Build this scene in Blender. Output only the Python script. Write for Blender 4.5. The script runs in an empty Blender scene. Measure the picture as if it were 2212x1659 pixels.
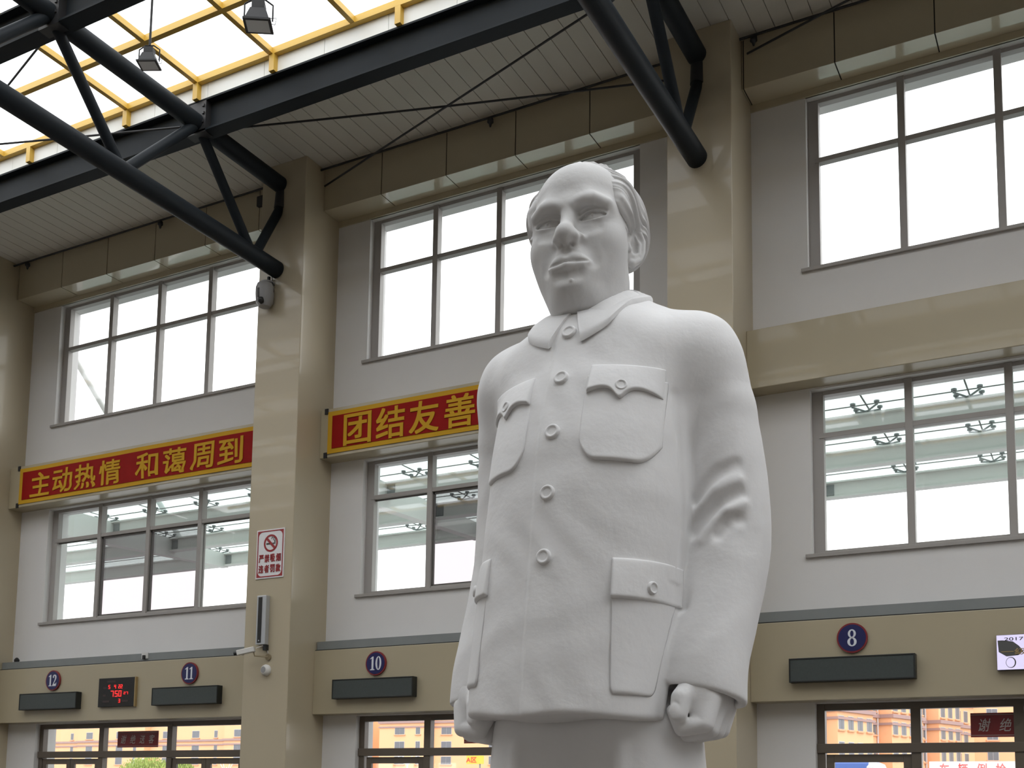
import bpy, bmesh, math, random
import numpy as np
from mathutils import Vector, Matrix
R_ = math.radians
scene = bpy.context.scene
COL = scene.collection

# ------------------------------------------------------------------ camera
def cam_rotation(a, b, c):
    ca, sa, cb, sb, cc, sc = math.cos(a), math.sin(a), math.cos(b), math.sin(b), math.cos(c), math.sin(c)
    Rz = np.array([[ca, -sa, 0], [sa, ca, 0], [0, 0, 1]])
    base = np.array([[1, 0, 0], [0, 0, -1], [0, 1, 0]], float)
    Rx = np.array([[1, 0, 0], [0, cb, -sb], [0, sb, cb]])
    Rr = np.array([[cc, -sc, 0], [sc, cc, 0], [0, 0, 1]])
    return Rr @ Rx @ base @ Rz
CR = cam_rotation(-0.493744, -0.111112, 0.0141118)
cam_data = bpy.data.cameras.new('camera')
cam = bpy.data.objects.new('camera', cam_data)
COL.objects.link(cam)
M3 = Matrix(((CR[0][0], -CR[1][0], -CR[2][0]), (CR[0][1], -CR[1][1], -CR[2][1]), (CR[0][2], -CR[1][2], -CR[2][2])))
cam.matrix_world = Matrix.Translation((0, 0, 1.6)) @ M3.to_4x4()
cam_data.sensor_width = 36.0
cam_data.sensor_fit = 'HORIZONTAL'
cam_data.lens = 2431.0 / 2212.0 * 36.0
cam_data.shift_x = 0.0
cam_data.shift_y = (1452.2 - 829.5) / 2212.0      # a rising-front view, as the photograph has
cam_data.clip_end = 2000
scene.camera = cam

# ------------------------------------------------------------------ sky and exposure
SKY = 1.0
world = bpy.data.worlds.new('overcast_sky')
scene.world = world
world.use_nodes = True
wn = world.node_tree
wn.nodes.clear()
w_out = wn.nodes.new('ShaderNodeOutputWorld')
w_bg = wn.nodes.new('ShaderNodeBackground')
w_ramp = wn.nodes.new('ShaderNodeValToRGB')
w_tc = wn.nodes.new('ShaderNodeTexCoord')
w_sep = wn.nodes.new('ShaderNodeSeparateXYZ')
wn.links.new(w_tc.outputs['Generated'], w_sep.inputs[0])
wn.links.new(w_sep.outputs['Z'], w_ramp.inputs[0])
w_ramp.color_ramp.elements[0].position = 0.0
w_ramp.color_ramp.elements[0].color = (0.94, 0.915, 0.905, 1)
w_ramp.color_ramp.elements[1].position = 0.6
w_ramp.color_ramp.elements[1].color = (0.97, 0.985, 1.0, 1)
wn.links.new(w_ramp.outputs[0], w_bg.inputs[0])
w_bg.inputs[1].default_value = SKY
wn.links.new(w_bg.outputs[0], w_out.inputs[0])
scene.view_settings.view_transform = 'Standard'
scene.view_settings.look = 'None'
scene.view_settings.gamma = 1.0
scene.view_settings.use_curve_mapping = False
scene.view_settings.exposure = 1.70
scene.cycles.use_denoising = True
scene.cycles.max_bounces = 10
scene.cycles.diffuse_bounces = 6
scene.cycles.glossy_bounces = 4
scene.cycles.transparent_max_bounces = 16
scene.cycles.transmission_bounces = 6
scene.cycles.sample_clamp_indirect = 6.0
scene.cycles.caustics_reflective = False
scene.cycles.caustics_refractive = False

# ------------------------------------------------------------------ materials
MATS = {}
def mat(name, color, rough=0.6, metal=0.0, spec=0.5, noise=None, bump=None, emit=None, coat=0.0, coat_rough=0.1):
    """noise=(scale, amount[, detail]) mottles the colour; bump=(scale, strength)"""
    m = bpy.data.materials.new(name)
    m.use_nodes = True
    nt = m.node_tree
    b = nt.nodes['Principled BSDF']
    b.inputs['Base Color'].default_value = (*color, 1)
    b.inputs['Roughness'].default_value = rough
    b.inputs['Metallic'].default_value = metal
    b.inputs['Specular IOR Level'].default_value = spec
    b.inputs['Coat Weight'].default_value = coat
    b.inputs['Coat Roughness'].default_value = coat_rough
    tc = nt.nodes.new('ShaderNodeTexCoord')
    if noise:
        n = nt.nodes.new('ShaderNodeTexNoise')
        n.inputs['Scale'].default_value = noise[0]
        n.inputs['Detail'].default_value = noise[2] if len(noise) > 2 else 5.0
        nt.links.new(tc.outputs['Object'], n.inputs['Vector'])
        mx = nt.nodes.new('ShaderNodeMix'); mx.data_type = 'RGBA'
        k = noise[1]
        mx.inputs['A'].default_value = (*[c * (1 - k) for c in color], 1)
        mx.inputs['B'].default_value = (*[min(1, c * (1 + k)) for c in color], 1)
        nt.links.new(n.outputs['Fac'], mx.inputs['Factor'])
        nt.links.new(mx.outputs['Result'], b.inputs['Base Color'])
    if bump:
        n2 = nt.nodes.new('ShaderNodeTexNoise')
        n2.inputs['Scale'].default_value = bump[0]
        n2.inputs['Detail'].default_value = 6.0
        nt.links.new(tc.outputs['Object'], n2.inputs['Vector'])
        bp = nt.nodes.new('ShaderNodeBump')
        bp.inputs['Strength'].default_value = bump[1]
        bp.inputs['Distance'].default_value = 0.02
        nt.links.new(n2.outputs['Fac'], bp.inputs['Height'])
        nt.links.new(bp.outputs['Normal'], b.inputs['Normal'])
    if emit:
        b.inputs['Emission Color'].default_value = (*emit[0], 1)
        b.inputs['Emission Strength'].default_value = emit[1]
    MATS[name] = m
    return m
def glass_mat(name, tint, refl=0.06, rough=0.02, milk=0.0):
    m = bpy.data.materials.new(name)
    m.use_nodes = True
    nt = m.node_tree
    nt.nodes.clear()
    out = nt.nodes.new('ShaderNodeOutputMaterial')
    tr = nt.nodes.new('ShaderNodeBsdfTransparent'); tr.inputs[0].default_value = (*tint, 1)
    gl = nt.nodes.new('ShaderNodeBsdfGlossy'); gl.inputs['Roughness'].default_value = rough
    gl.inputs[0].default_value = (0.9, 0.9, 0.9, 1)
    mx = nt.nodes.new('ShaderNodeMixShader'); mx.inputs[0].default_value = refl
    last = tr
    if milk:
        tl = nt.nodes.new('ShaderNodeBsdfTranslucent'); tl.inputs[0].default_value = (*tint, 1)
        n = nt.nodes.new('ShaderNodeTexNoise'); n.inputs['Scale'].default_value = 1.3; n.inputs['Detail'].default_value = 6
        tc = nt.nodes.new('ShaderNodeTexCoord')
        mr = nt.nodes.new('ShaderNodeMapRange')
        mr.inputs['From Min'].default_value = .35; mr.inputs['From Max'].default_value = .7
        mr.inputs['To Min'].default_value = milk * 0.7; mr.inputs['To Max'].default_value = milk * 1.4
        nt.links.new(tc.outputs['Object'], n.inputs['Vector'])
        nt.links.new(n.outputs['Fac'], mr.inputs['Value'])
        m2 = nt.nodes.new('ShaderNodeMixShader')
        nt.links.new(mr.outputs[0], m2.inputs[0])
        nt.links.new(tr.outputs[0], m2.inputs[1]); nt.links.new(tl.outputs[0], m2.inputs[2])
        last = m2
    nt.links.new(last.outputs[0], mx.inputs[1]); nt.links.new(gl.outputs[0], mx.inputs[2])
    nt.links.new(mx.outputs[0], out.inputs[0])
    MATS[name] = m
    return m
mat('plaster_white', (0.72, 0.71, 0.70), 0.85, noise=(1.5, 0.03), bump=(60, 0.05))
mat('panel_beige', (0.46, 0.40, 0.285), 0.30, noise=(0.7, 0.04), coat=0.24, coat_rough=0.03)
mat('panel_beige_dull', (0.43, 0.375, 0.26), 0.35, noise=(0.9, 0.04), coat=0.28, coat_rough=0.04)
mat('panel_soffit', (0.52, 0.46, 0.33), 0.35, coat=1.0, coat_rough=0.05)
MATS['panel_soffit'].node_tree.nodes['Principled BSDF'].inputs['Coat IOR'].default_value = 2.0
mat('plaster_dim', (0.38, 0.36, 0.33), 0.8)
mat('frame_grey', (0.36, 0.34, 0.32), 0.45, metal=0.0)
mat('frame_dark', (0.12, 0.115, 0.105), 0.4)
mat('frame_brown', (0.13, 0.105, 0.08), 0.4)
mat('trim_grey', (0.22, 0.235, 0.235), 0.5, noise=(3, 0.12))
mat('seam_black', (0.02, 0.018, 0.015), 0.8)
mat('steel_dark', (0.016, 0.020, 0.024), 0.55, spec=0.12, noise=(2, 0.12))
mat('steel_black', (0.02, 0.02, 0.022), 0.55)
mat('deck_grey', (0.64, 0.62, 0.56), 0.6, noise=(0.6, 0.08))
mat('yellow_steel', (0.62, 0.39, 0.06), 0.45, noise=(2, 0.06))
mat('curb_white', (0.82, 0.84, 0.82), 0.5)
mat('floor_stone', (0.12, 0.105, 0.092), 0.25, noise=(0.6, 0.08))
mat('cladding_out', (0.72, 0.70, 0.70), 0.6, noise=(1.2, 0.04))
mat('asphalt', (0.30, 0.30, 0.30), 0.9)
mat('banner_red', (0.30, 0.010, 0.008), 0.6, spec=0.1, noise=(5, 0.12))
mat('banner_gold', (0.60, 0.34, 0.025), 0.6, spec=0.1)
mat('sign_white', (0.75, 0.75, 0.76), 0.4)
mat('sign_crimson', (0.30, 0.015, 0.02), 0.45)
mat('plaque_red', (0.20, 0.012, 0.014), 0.35)
mat('plaque_silver', (0.50, 0.45, 0.43), 0.4)
mat('black_paint', (0.012, 0.012, 0.012), 0.4)
mat('disc_blue', (0.018, 0.020, 0.10), 0.3)
mat('disc_red', (0.22, 0.02, 0.025), 0.35)
mat('numeral_white', (0.72, 0.74, 0.80), 0.4)
mat('display_case', (0.014, 0.016, 0.015), 0.4)
mat('display_face', (0.055, 0.066, 0.064), 0.35, noise=(40, 0.15))
mat('led_red', (0.2, 0.0, 0.0), 0.4, emit=((1.0, 0.03, 0.03), 0.5))
mat('led_dim', (0.05, 0.03, 0.03), 0.4)
mat('gold_trim', (0.45, 0.33, 0.16), 0.35, metal=0.4)
mat('alu', (0.52, 0.54, 0.56), 0.35, metal=0.5)
mat('plastic_white', (0.66, 0.65, 0.62), 0.45)
mat('plastic_grey', (0.30, 0.30, 0.30), 0.45)
mat('brass', (0.34, 0.28, 0.18), 0.35, metal=0.6)
mat('lamp_glass', (0.55, 0.56, 0.56), 0.2)
mat('screen_lilac', (0.3, 0.3, 0.35), 0.4, emit=((0.66, 0.60, 0.86), 0.30))
mat('screen_grey', (0.10, 0.10, 0.10), 0.4)
mat('beam_white', (0.66, 0.67, 0.64), 0.5)
mat('house_orange', (0.93, 0.53, 0.29), 0.8, noise=(0.05, 0.06))
mat('house_sill', (0.72, 0.40, 0.22), 0.8)  # darker orange of the window sills
mat('house_band', (0.42, 0.28, 0.26), 0.8)
mat('house_glass', (0.16, 0.17, 0.19), 0.3)
mat('house_frame', (0.62, 0.60, 0.60), 0.6)
mat('leaf_green', (0.34, 0.42, 0.10), 0.8, noise=(0.8, 0.25))
mat('bark', (0.16, 0.12, 0.08), 0.9)
mat('bus_blue', (0.10, 0.18, 0.50), 0.4)
mat('bus_white', (0.75, 0.75, 0.75), 0.4)
mat('bright_yellow', (0.85, 0.55, 0.06), 0.5)
mat('bright_red', (0.75, 0.05, 0.04), 0.5)
glass_mat('glass_clear', (0.97, 0.98, 0.98), 0.05)
glass_mat('glass_tinted', (0.62, 0.60, 0.61), 0.06)
glass_mat('glass_door', (0.93, 0.93, 0.93), 0.05)
glass_mat('glass_skylight', (0.96, 0.97, 0.98), 0.03, milk=0.12)
glass_mat('glass_canopy', (0.70, 0.76, 0.74), 0.05, milk=0.25)

# ------------------------------------------------------------------ helpers
class MB:
    """collects shapes, then links them as ONE mesh object"""
    def __init__(self):
        self.bm = bmesh.new()
    def box(self, x0, x1, y0, y1, z0, z1):
        v = [self.bm.verts.new(p) for p in ((x0, y0, z0), (x1, y0, z0), (x1, y1, z0), (x0, y1, z0), (x0, y0, z1), (x1, y0, z1), (x1, y1, z1), (x0, y1, z1))]
        for f in ((0, 3, 2, 1), (4, 5, 6, 7), (0, 1, 5, 4), (1, 2, 6, 5), (2, 3, 7, 6), (3, 0, 4, 7)):
            self.bm.faces.new([v[i] for i in f])
        return self
    def quad(self, *pts):
        self.bm.faces.new([self.bm.verts.new(p) for p in pts])
        return self
    def loft(self, rings, closed=True, cap=True):
        vs = [[self.bm.verts.new(p) for p in r] for r in rings]
        n = len(vs[0])
        for a, b in zip(vs, vs[1:]):
            for i in range(n if closed else n - 1):
                j = (i + 1) % n
                self.bm.faces.new((a[i], a[j], b[j], b[i]))
        if cap:
            self.bm.faces.new(list(reversed(vs[0])))
            self.bm.faces.new(vs[-1])
        return self
    def tube(self, pts, r, n=12, cap=True):
        pts = [Vector(p) for p in pts]
        rr = r if isinstance(r, (list, tuple)) else [r] * len(pts)
        rings = []
        up = None
        for i, p in enumerate(pts):
            t = (pts[min(i + 1, len(pts) - 1)] - pts[max(i - 1, 0)]).normalized()
            if up is None:
                up = Vector((0, 0, 1)) if abs(t.z) < 0.95 else Vector((1, 0, 0))
            a = t.cross(up).normalized()
            b = a.cross(t).normalized()
            up = b
            rings.append([p + a * (math.cos(k * 2 * math.pi / n) * rr[i]) + b * (math.sin(k * 2 * math.pi / n) * rr[i]) for k in range(n)])
        return self.loft(rings, True, cap)
    def bar(self, p0, p1, w, h, up=(0, 0, 1)):
        p0, p1, up = Vector(p0), Vector(p1), Vector(up)
        t = (p1 - p0).normalized()
        a = t.cross(up).normalized() * (w / 2)
        b = a.cross(t).normalized() * (h / 2)
        return self.loft([[p + a + b, p - a + b, p - a - b, p + a - b] for p in (p0, p1)])
    def disc(self, c, r, y0, y1, n=40):
        """a disc standing in the XZ plane, front at y0"""
        rings = [[(c[0] + r * math.cos(-k * 2 * math.pi / n), y, c[1] + r * math.sin(-k * 2 * math.pi / n)) for k in range(n)] for y in (y0, y1)]
        return self.loft(rings)
    def prism(self, poly, y0, y1):
        """polygon of (x, z) from y0 to y1"""
        return self.loft([[(x, y, z) for x, z in poly] for y in (y0, y1)])
    def lathe(self, prof, c, n=24, axis='Z'):
        rings = []
        for r, h in prof:
            ring = []
            for k in range(n):
                a = k * 2 * math.pi / n
                if axis == 'Z':
                    ring.append((c[0] + r * math.cos(a), c[1] + r * math.sin(a), c[2] + h))
                else:
                    ring.append((c[0] + r * math.cos(a), c[1] + h, c[2] + r * math.sin(a)))
            rings.append(ring)
        return self.loft(rings)
    def xf(self, m):
        self.bm.transform(m)
        return self
    def build(self, name, m, parent=None, smooth=None, bevel=0.0):
        bm = self.bm
        bmesh.ops.recalc_face_normals(bm, faces=bm.faces[:])
        me = bpy.data.meshes.new(name)
        if smooth is not None:
            for f in bm.faces:
                f.smooth = True
            for e in bm.edges:
                if len(e.link_faces) == 2 and e.calc_face_angle(0) > R_(smooth):
                    e.smooth = False
        bm.to_mesh(me)
        bm.free()
        me.materials.append(MATS[m] if isinstance(m, str) else m)
        o = bpy.data.objects.new(name, me)
        COL.objects.link(o)
        if parent is not None:
            o.parent = parent
            o.matrix_parent_inverse = Matrix.Translation(-parent.location)
        if bevel:
            bv = o.modifiers.new('bevel', 'BEVEL'); bv.width = bevel; bv.segments = 2; bv.limit_method = 'ANGLE'
        return o
def tag(o, label=None, cat=None, group=None, kind=None):
    if label: o['label'] = label
    if cat: o['category'] = cat
    if group: o['group'] = group
    if kind: o['kind'] = kind
    return o
def thing(name, loc, label=None, cat=None, group=None, kind=None):
    o = bpy.data.objects.new(name, None)
    o.empty_display_size = 0.2
    COL.objects.link(o)
    o.location = loc
    return tag(o, label, cat, group, kind)
def structure(o, label=None):
    o['kind'] = 'structure'
    if label: o['label'] = label
    return o
_DG = None
def curve_mesh(name, cu, m, parent, matrix):
    o = bpy.data.objects.new('tmp', cu)
    COL.objects.link(o)
    bpy.context.view_layer.update()
    me = bpy.data.meshes.new_from_object(o.evaluated_get(bpy.context.evaluated_depsgraph_get()))
    bpy.data.objects.remove(o)
    me.transform(matrix)
    me.materials.clear()
    me.materials.append(MATS[m])
    me.name = name
    ob = bpy.data.objects.new(name, me)
    COL.objects.link(ob)
    if parent is not None:
        ob.parent = parent
        ob.matrix_parent_inverse = Matrix.Translation(-parent.location)
    return ob
def text(name, body, m, x, y, z, height, parent=None, bold=0.0, width=None, depth=0.004, shear=0.0, wave=None):
    """writing on a wall that faces -Y; x, z = centre; height of a full character cell"""
    cu = bpy.data.curves.new(name, 'FONT')
    cu.body = body
    cu.align_x = 'CENTER'; cu.align_y = 'CENTER'
    cu.extrude = 0.5
    cu.shear = shear
    o = bpy.data.objects.new('tmp', cu)
    COL.objects.link(o)
    bpy.context.view_layer.update()
    me = bpy.data.meshes.new_from_object(o.evaluated_get(bpy.context.evaluated_depsgraph_get()))
    bpy.data.objects.remove(o)
    co = np.empty(len(me.vertices) * 3); me.vertices.foreach_get('co', co); co = co.reshape(-1, 3)
    lo, hi = co.min(0), co.max(0)
    mid = (lo + hi) / 2
    s = height / (hi[1] - lo[1])
    sx = s if width is None else width / (hi[0] - lo[0])
    new = np.stack([(co[:, 0] - mid[0]) * sx + x, -co[:, 2] * depth * 2 + y, (co[:, 1] - mid[1]) * s + z], 1)
    if bold:
        # heavier strokes: four shifted copies of the outline in the same mesh
        nf = [tuple(f.vertices) for f in me.polygons]
        nv = len(new)
        b = bold * height * .8
        sh = [(b, b), (-b, b), (b, -b), (-b, -b)]
        new = np.concatenate([new + np.array([dx, -.0004 * k_, dz]) for k_, (dx, dz) in enumerate(sh)])
        fs = [tuple(v + nv * k for v in f) for k in range(4) for f in nf]
        me = bpy.data.meshes.new(name)
        if wave:
            new = wave(new)
        me.from_pydata([tuple(v) for v in new], [], fs)
        me.update()
    else:
        if wave:
            new = wave(new)
        me.vertices.foreach_set('co', new.ravel())
    me.materials.clear(); me.materials.append(MATS[m]); me.name = name
    ob = bpy.data.objects.new(name, me)
    COL.objects.link(ob)
    if parent is not None:
        ob.parent = parent
        ob.matrix_parent_inverse = Matrix.Translation(-parent.location)
    return ob
def copy_tree(o, offset):
    c = o.copy(); COL.objects.link(c)
    if o.parent is None:
        c.location = Vector(o.location) + Vector(offset)
    for ch in o.children:
        d = ch.copy(); COL.objects.link(d); d.parent = c
        for g in ch.children:
            e = g.copy(); COL.objects.link(e); e.parent = d
    return c
# ------------------------------------------------------------------ the hall: main wall (faces -Y at Y = 16)
WY = 16.0          # plaster face
GY = 16.15         # window frames
OY = 16.5          # outer face
XW0, XW1 = -34.0, 24.0
ZC = 13.03         # underside of the roof deck
COLS = [(-21.75, -20.75), (-13.415, -12.41), (-5.57, -4.575), (2.30, 3.30)]
BAYS = [(-20.75, -13.415), (-12.41, -5.57), (-4.575, 2.30)]
OPEN = [(-19.89, -14.22), (-11.69, -6.40), (-3.74, 1.55)]
Z_UP = (9.43, 12.12)
Z_LO = (5.13, 7.57)
Z_DR = (0.0, 2.985)
def wall_with_openings(name, xs, y0, y1, ztop, opens, zs, m):
    mb = MB()
    cuts = sorted([(a, b) for a, b in opens])
    x = xs[0]
    for a, b in cuts:
        mb.box(x, a, y0, y1, 0, ztop)
        z = 0.0
        for z0, z1 in sorted(zs):
            if z0 > z:
                mb.box(a, b, y0, y1, z, z0)
            z = z1
        mb.box(a, b, y0, y1, z, ztop)
        x = b
    mb.box(x, xs[1], y0, y1, 0, ztop)
    return structure(mb.build(name, m))
wall_with_openings('wall_back', (XW0, XW1), WY, OY - 0.02, ZC, OPEN, (Z_DR, Z_LO, Z_UP), 'plaster_white')
# the cladding on the outside of the same wall
wall_with_openings('wall_outside', (XW0, XW1), OY - 0.02, OY + 0.02, 15.0, OPEN, (Z_DR, Z_LO, Z_UP), 'cladding_out')
SY = -10.0
S_OPEN = [(-30 + 24.0 * k, -25.5 + 24.0 * k) for k in range(2)]
wall_with_openings('wall_front', (XW0, XW1), SY - 0.4, SY, ZC, S_OPEN, ((0.0, 3.2),), 'plaster_dim')
structure(MB().box(XW0 - 0.3, XW0, SY - .4, OY, 0, ZC).build('wall_left', 'plaster_white'))
structure(MB().box(XW1, XW1 + 0.3, SY - .4, OY, 0, ZC).build('wall_right', 'plaster_white'))
structure(MB().box(XW0 - .3, XW1 + .3, SY - .4, OY, -0.2, 0.0).build('floor', 'floor_stone'))

# roof deck with ribs, open in the middle for the skylight
SKY_Y0, SKY_Y1 = -6.70, 12.85
def deck(name, y0, y1):
    mb = MB()
    mb.box(XW0, XW1, y0, y1, ZC + 0.04, ZC + 0.10)
    k = XW0
    while k < XW1 - 0.28:
        mb.box(k, k + 0.268, y0, y1, ZC, ZC + 0.045)     # flat pans with narrow grooves between
        k += 0.28
    return structure(mb.build(name, 'deck_grey'))
deck('ceiling', 13.05, WY)
deck('ceiling_front', SY, -6.9)

# columns clad in glossy beige panels
def column(x0, x1, label):
    c = MB()
    c.box(x0, x1, 15.0, WY + 0.02, 0, ZC)
    o = c.build('column', 'panel_beige', bevel=0.012)
    tag(o, label, 'column', 'beige clad columns along the back wall')
    return o
column(*COLS[0], 'beige clad column cut off by the left edge of the photo')
column(*COLS[1], 'beige clad column carrying the no-smoking sign and a white camera')
column(*COLS[2], 'beige clad column right behind the statue, mirroring the skylight')

# cornice along the top: fascia and soffit with black panel joints
trim_n = [0]
def trim(mb, m, label=None, bevel=0.0):
    trim_n[0] += 1
    return structure(mb.build('trim_%d' % trim_n[0], m, bevel=bevel), label)
FY, FZ = 15.52, 12.23
JOINTS = {0: [-20.71, -19.34, -17.99, -16.64, -15.29, -13.94], 1: [-12.47, -11.13, -9.78, -8.43, -7.075, -5.72], 2: [-4.545, -3.197, -1.83, -0.47, 0.88, 2.23]}
for b, (x0, x1) in enumerate(BAYS):
    xs = [x0] + [j for j in JOINTS[b] if x0 < j < x1] + [x1]
    mb = MB()
    for a, c in zip(xs, xs[1:]):
        g = 0.009
        mb.box(a + g, c - g, FY, WY + 0.01, FZ, ZC)
    trim(mb, 'panel_beige_dull', 'beige cornice panels under the roof')
    mb = MB()
    for a, c in zip(xs, xs[1:]):
        mb.box(a + .009, c - .009, FY + .002, WY - .031, FZ - .004, FZ + .001)
    trim(mb, 'panel_soffit', 'glossy soffit panels of the cornice')
    trim(MB().box(x0, x1, FY + 0.012, WY, FZ + 0.012, ZC - .01), 'seam_black')
    # reveal filler between soffit and the window head
    trim(MB().box(x0, x1, WY - 0.03, WY + 0.02, 12.12, FZ), 'panel_beige_dull')
# banner beam above the lower windows
for b, (x0, x1) in enumerate(BAYS):
    trim(MB().box(x0, x1, 15.65, WY + .01, 7.60, 8.495), 'panel_beige_dull', bevel=0.01)
# lower band that carries the displays, and the grey channel on top of it
for b, (x0, x1) in enumerate(BAYS):
    trim(MB().box(x0, x1, 15.69, WY + .01, 3.003, 4.128), 'panel_beige_dull', bevel=0.008)
    trim(MB().box(x0, x1, 15.715, WY + .01, 4.128, 4.145), 'seam_black')
    mb = MB().box(x0 + .02, x1, 15.74, WY + .01, 4.142, 4.292)
    trim(mb, 'trim_grey')

# ------------------------------------------------------------------ windows
win_n = [0]
def window(b, z0, z1, zt, lower):
    """one window: frame, three mullions, one transom, eight panes, a sill"""
    win_n[0] += 1
    x0, x1 = OPEN[b]
    side = ['left bay', 'middle bay behind the statue', 'right bay'][b]
    w = thing('window_%d' % win_n[0], ((x0 + x1) / 2, GY, z0))
    structure(w, ('lower ' if lower else 'upper ') + 'grey framed window of the ' + side)
    fw = 0.075
    fm = 'frame_grey'
    y0, y1 = GY - 0.03, GY + 0.09
    f = MB()
    f.box(x0, x0 + 0.16, y0, y1, z0, z1); f.box(x1 - 0.16, x1, y0, y1, z0, z1)
    f.box(x0 + 0.16, x1 - 0.16, y0, y1, z1 - 0.06, z1); f.box(x0 + 0.16, x1 - 0.16, y0, y1, z0, z0 + 0.07)
    f.build('window_frame', fm, w, bevel=0.006)
    n = 4
    sp = (x1 - x0 - 0.10) / n
    xs = [x0 + 0.05 + sp * k for k in range(n + 1)]
    for k in range(1, n):
        MB().box(xs[k] - 0.052, xs[k] + 0.052, y0 - .02, y1, z0, z1).build('mullion', fm, w, bevel=0.005)
    MB().box(x0 + .1, x1 - .1, y0 - .01, y1 - .01, zt - 0.037, zt + 0.037).build('transom', fm, w, bevel=0.004)
    for k in range(n):
        a, c = xs[k] + .03, xs[k + 1] - .03
        for (za, zb, up) in ((z0 + .05, zt, False), (zt, z1 - .03, True)):
            tint = lower and not up and (k in (1, 2) if b == 0 else k in (1,) if b == 1 else False)
            MB().box(a, c, GY + 0.045, GY + 0.051, za, zb).build('pane', 'glass_tinted' if tint else 'glass_clear', w)
            if lower and not up and b < 2:
                s = MB()
                t = 0.05 if tint else 0.028
                yy = GY - .005 if tint else GY + 0.02
                s.box(a, a + t, yy, yy + .03, za, zb); s.box(c - t, c, yy, yy + .03, za, zb)
                s.box(a, c, yy, yy + .03, zb - t - .03, zb); s.box(a, c, yy, yy + .03, za, za + t)
                s.build('sash', 'frame_dark', w)
    MB().box(x0 - 0.09, x1 + 0.09, WY - 0.045, GY, z0 - 0.05, z0 + 0.004).build('window_sill', 'frame_grey', w, bevel=0.004)
for b in range(3):
    window(b, *Z_UP, 11.15, False)
for b in range(3):
    window(b, *Z_LO, 6.90, True)

# ------------------------------------------------------------------ doors
def door_set(b, mull, panes, leaves):
    """brown framed door set: head, transom bar, mullions, fixed lights and glazed leaves"""
    x0, x1 = OPEN[b]
    d = thing('door_%d' % (b + 1), ((x0 + x1) / 2, GY, 0))
    structure(d, ['brown framed glass doors of the left bay', 'brown framed glass doors of the middle bay', 'brown framed glass doors of the right bay'][b])
    y0, y1 = GY - 0.04, GY + 0.08
    f = MB()
    f.box(x0 - .02, x0 + 0.11, y0, y1, 0, Z_DR[1]); f.box(x1 - 0.11, x1 + .02, y0, y1, 0, Z_DR[1])
    f.box(x0 + .11, x1 - .11, y0, y1, 2.89, Z_DR[1])
    f.build('door_frame', 'frame_brown', d, bevel=0.005)
    MB().box(x0 - .02, x1 + .02, y0 - .03, y1, 2.29, 2.42).build('transom', 'frame_brown', d, bevel=0.005)
    for m in mull:
        MB().box(m - .065, m + .065, y0 - .01, y1, 0, 2.93).build('mullion', 'frame_brown', d, bevel=0.005)
    edges = [x0 + .08] + mull + [x1 - .08]
    for a, c in zip(edges, edges[1:]):
        MB().box(a, c, GY + .03, GY + .036, 2.36, 2.91).build('pane', 'glass_door', d)
    for a, c in panes:
        MB().box(a, c, GY + .03, GY + .036, 0.05, 2.32).build('pane', 'glass_door', d)
    for a, c in leaves:
        l = MB()
        l.box(a, a + .11, GY - .02, GY + .03, 0.02, 2.27); l.box(c - .11, c, GY - .02, GY + .03, 0.02, 2.27)
        l.box(a + .11, c - .11, GY - .02, GY + .03, 2.16, 2.27); l.box(a + .11, c - .11, GY - .02, GY + .03, 0.02, 0.3)
        lf = l.build('door_leaf', 'frame_brown', d, bevel=0.004)
        MB().box(a + .1, c - .1, GY + .002, GY + .008, .28, 2.18).build('pane', 'glass_door', lf)
        MB().tube([(c - .055, GY - .02, .9), (c - .055, GY - .07, .92), (c - .055, GY - .07, 1.3), (c - .055, GY - .02, 1.32)], .012).build('door_handle', 'alu', lf, smooth=40)
    return d
door_set(0, [-18.06, -16.19], [(-18.0, -16.25)], [(-19.78, -18.955), (-18.945, -18.13), (-16.12, -15.26), (-15.25, -14.34)])
door_set(1, [-10.28, -7.80], [(-10.2, -7.87)], [(-11.54, -10.35), (-7.73, -6.53)])
door_set(2, [-2.405, -1.115], [(-2.34, -1.18)], [(-3.62, -2.47), (-1.05, 0.22), (0.23, 1.43)])
# unseen front windows behind the viewer, added and sized to light the statue
for k, (a, c) in enumerate(S_OPEN):
    w = thing('window_%d' % (7 + k), ((a + c) / 2, SY - .2, 0))
    structure(w)
    f = MB()
    for z0, z1 in ((0, 3.2),):
        f.box(a, a + .1, SY - .25, SY - .15, z0, z1); f.box(c - .1, c, SY - .25, SY - .15, z0, z1)
        f.box(a, c, SY - .25, SY - .15, z1 - .1, z1); f.box(a, c, SY - .25, SY - .15, z0, z0 + .1)
        for q in range(1, 4):
            x = a + (c - a) * q / 4
            f.box(x - .05, x + .05, SY - .25, SY - .15, z0, z1)
        f.box(a, c, SY - .25, SY - .15, (z0 + z1) / 2, (z0 + z1) / 2 + .08)
    f.build('window_frame', 'frame_grey', w)
    p = MB()
    for z0, z1 in ((0, 3.2),):
        p.box(a, c, SY - .205, SY - .199, z0, z1)
    p.build('pane', 'glass_clear', w)

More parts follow.
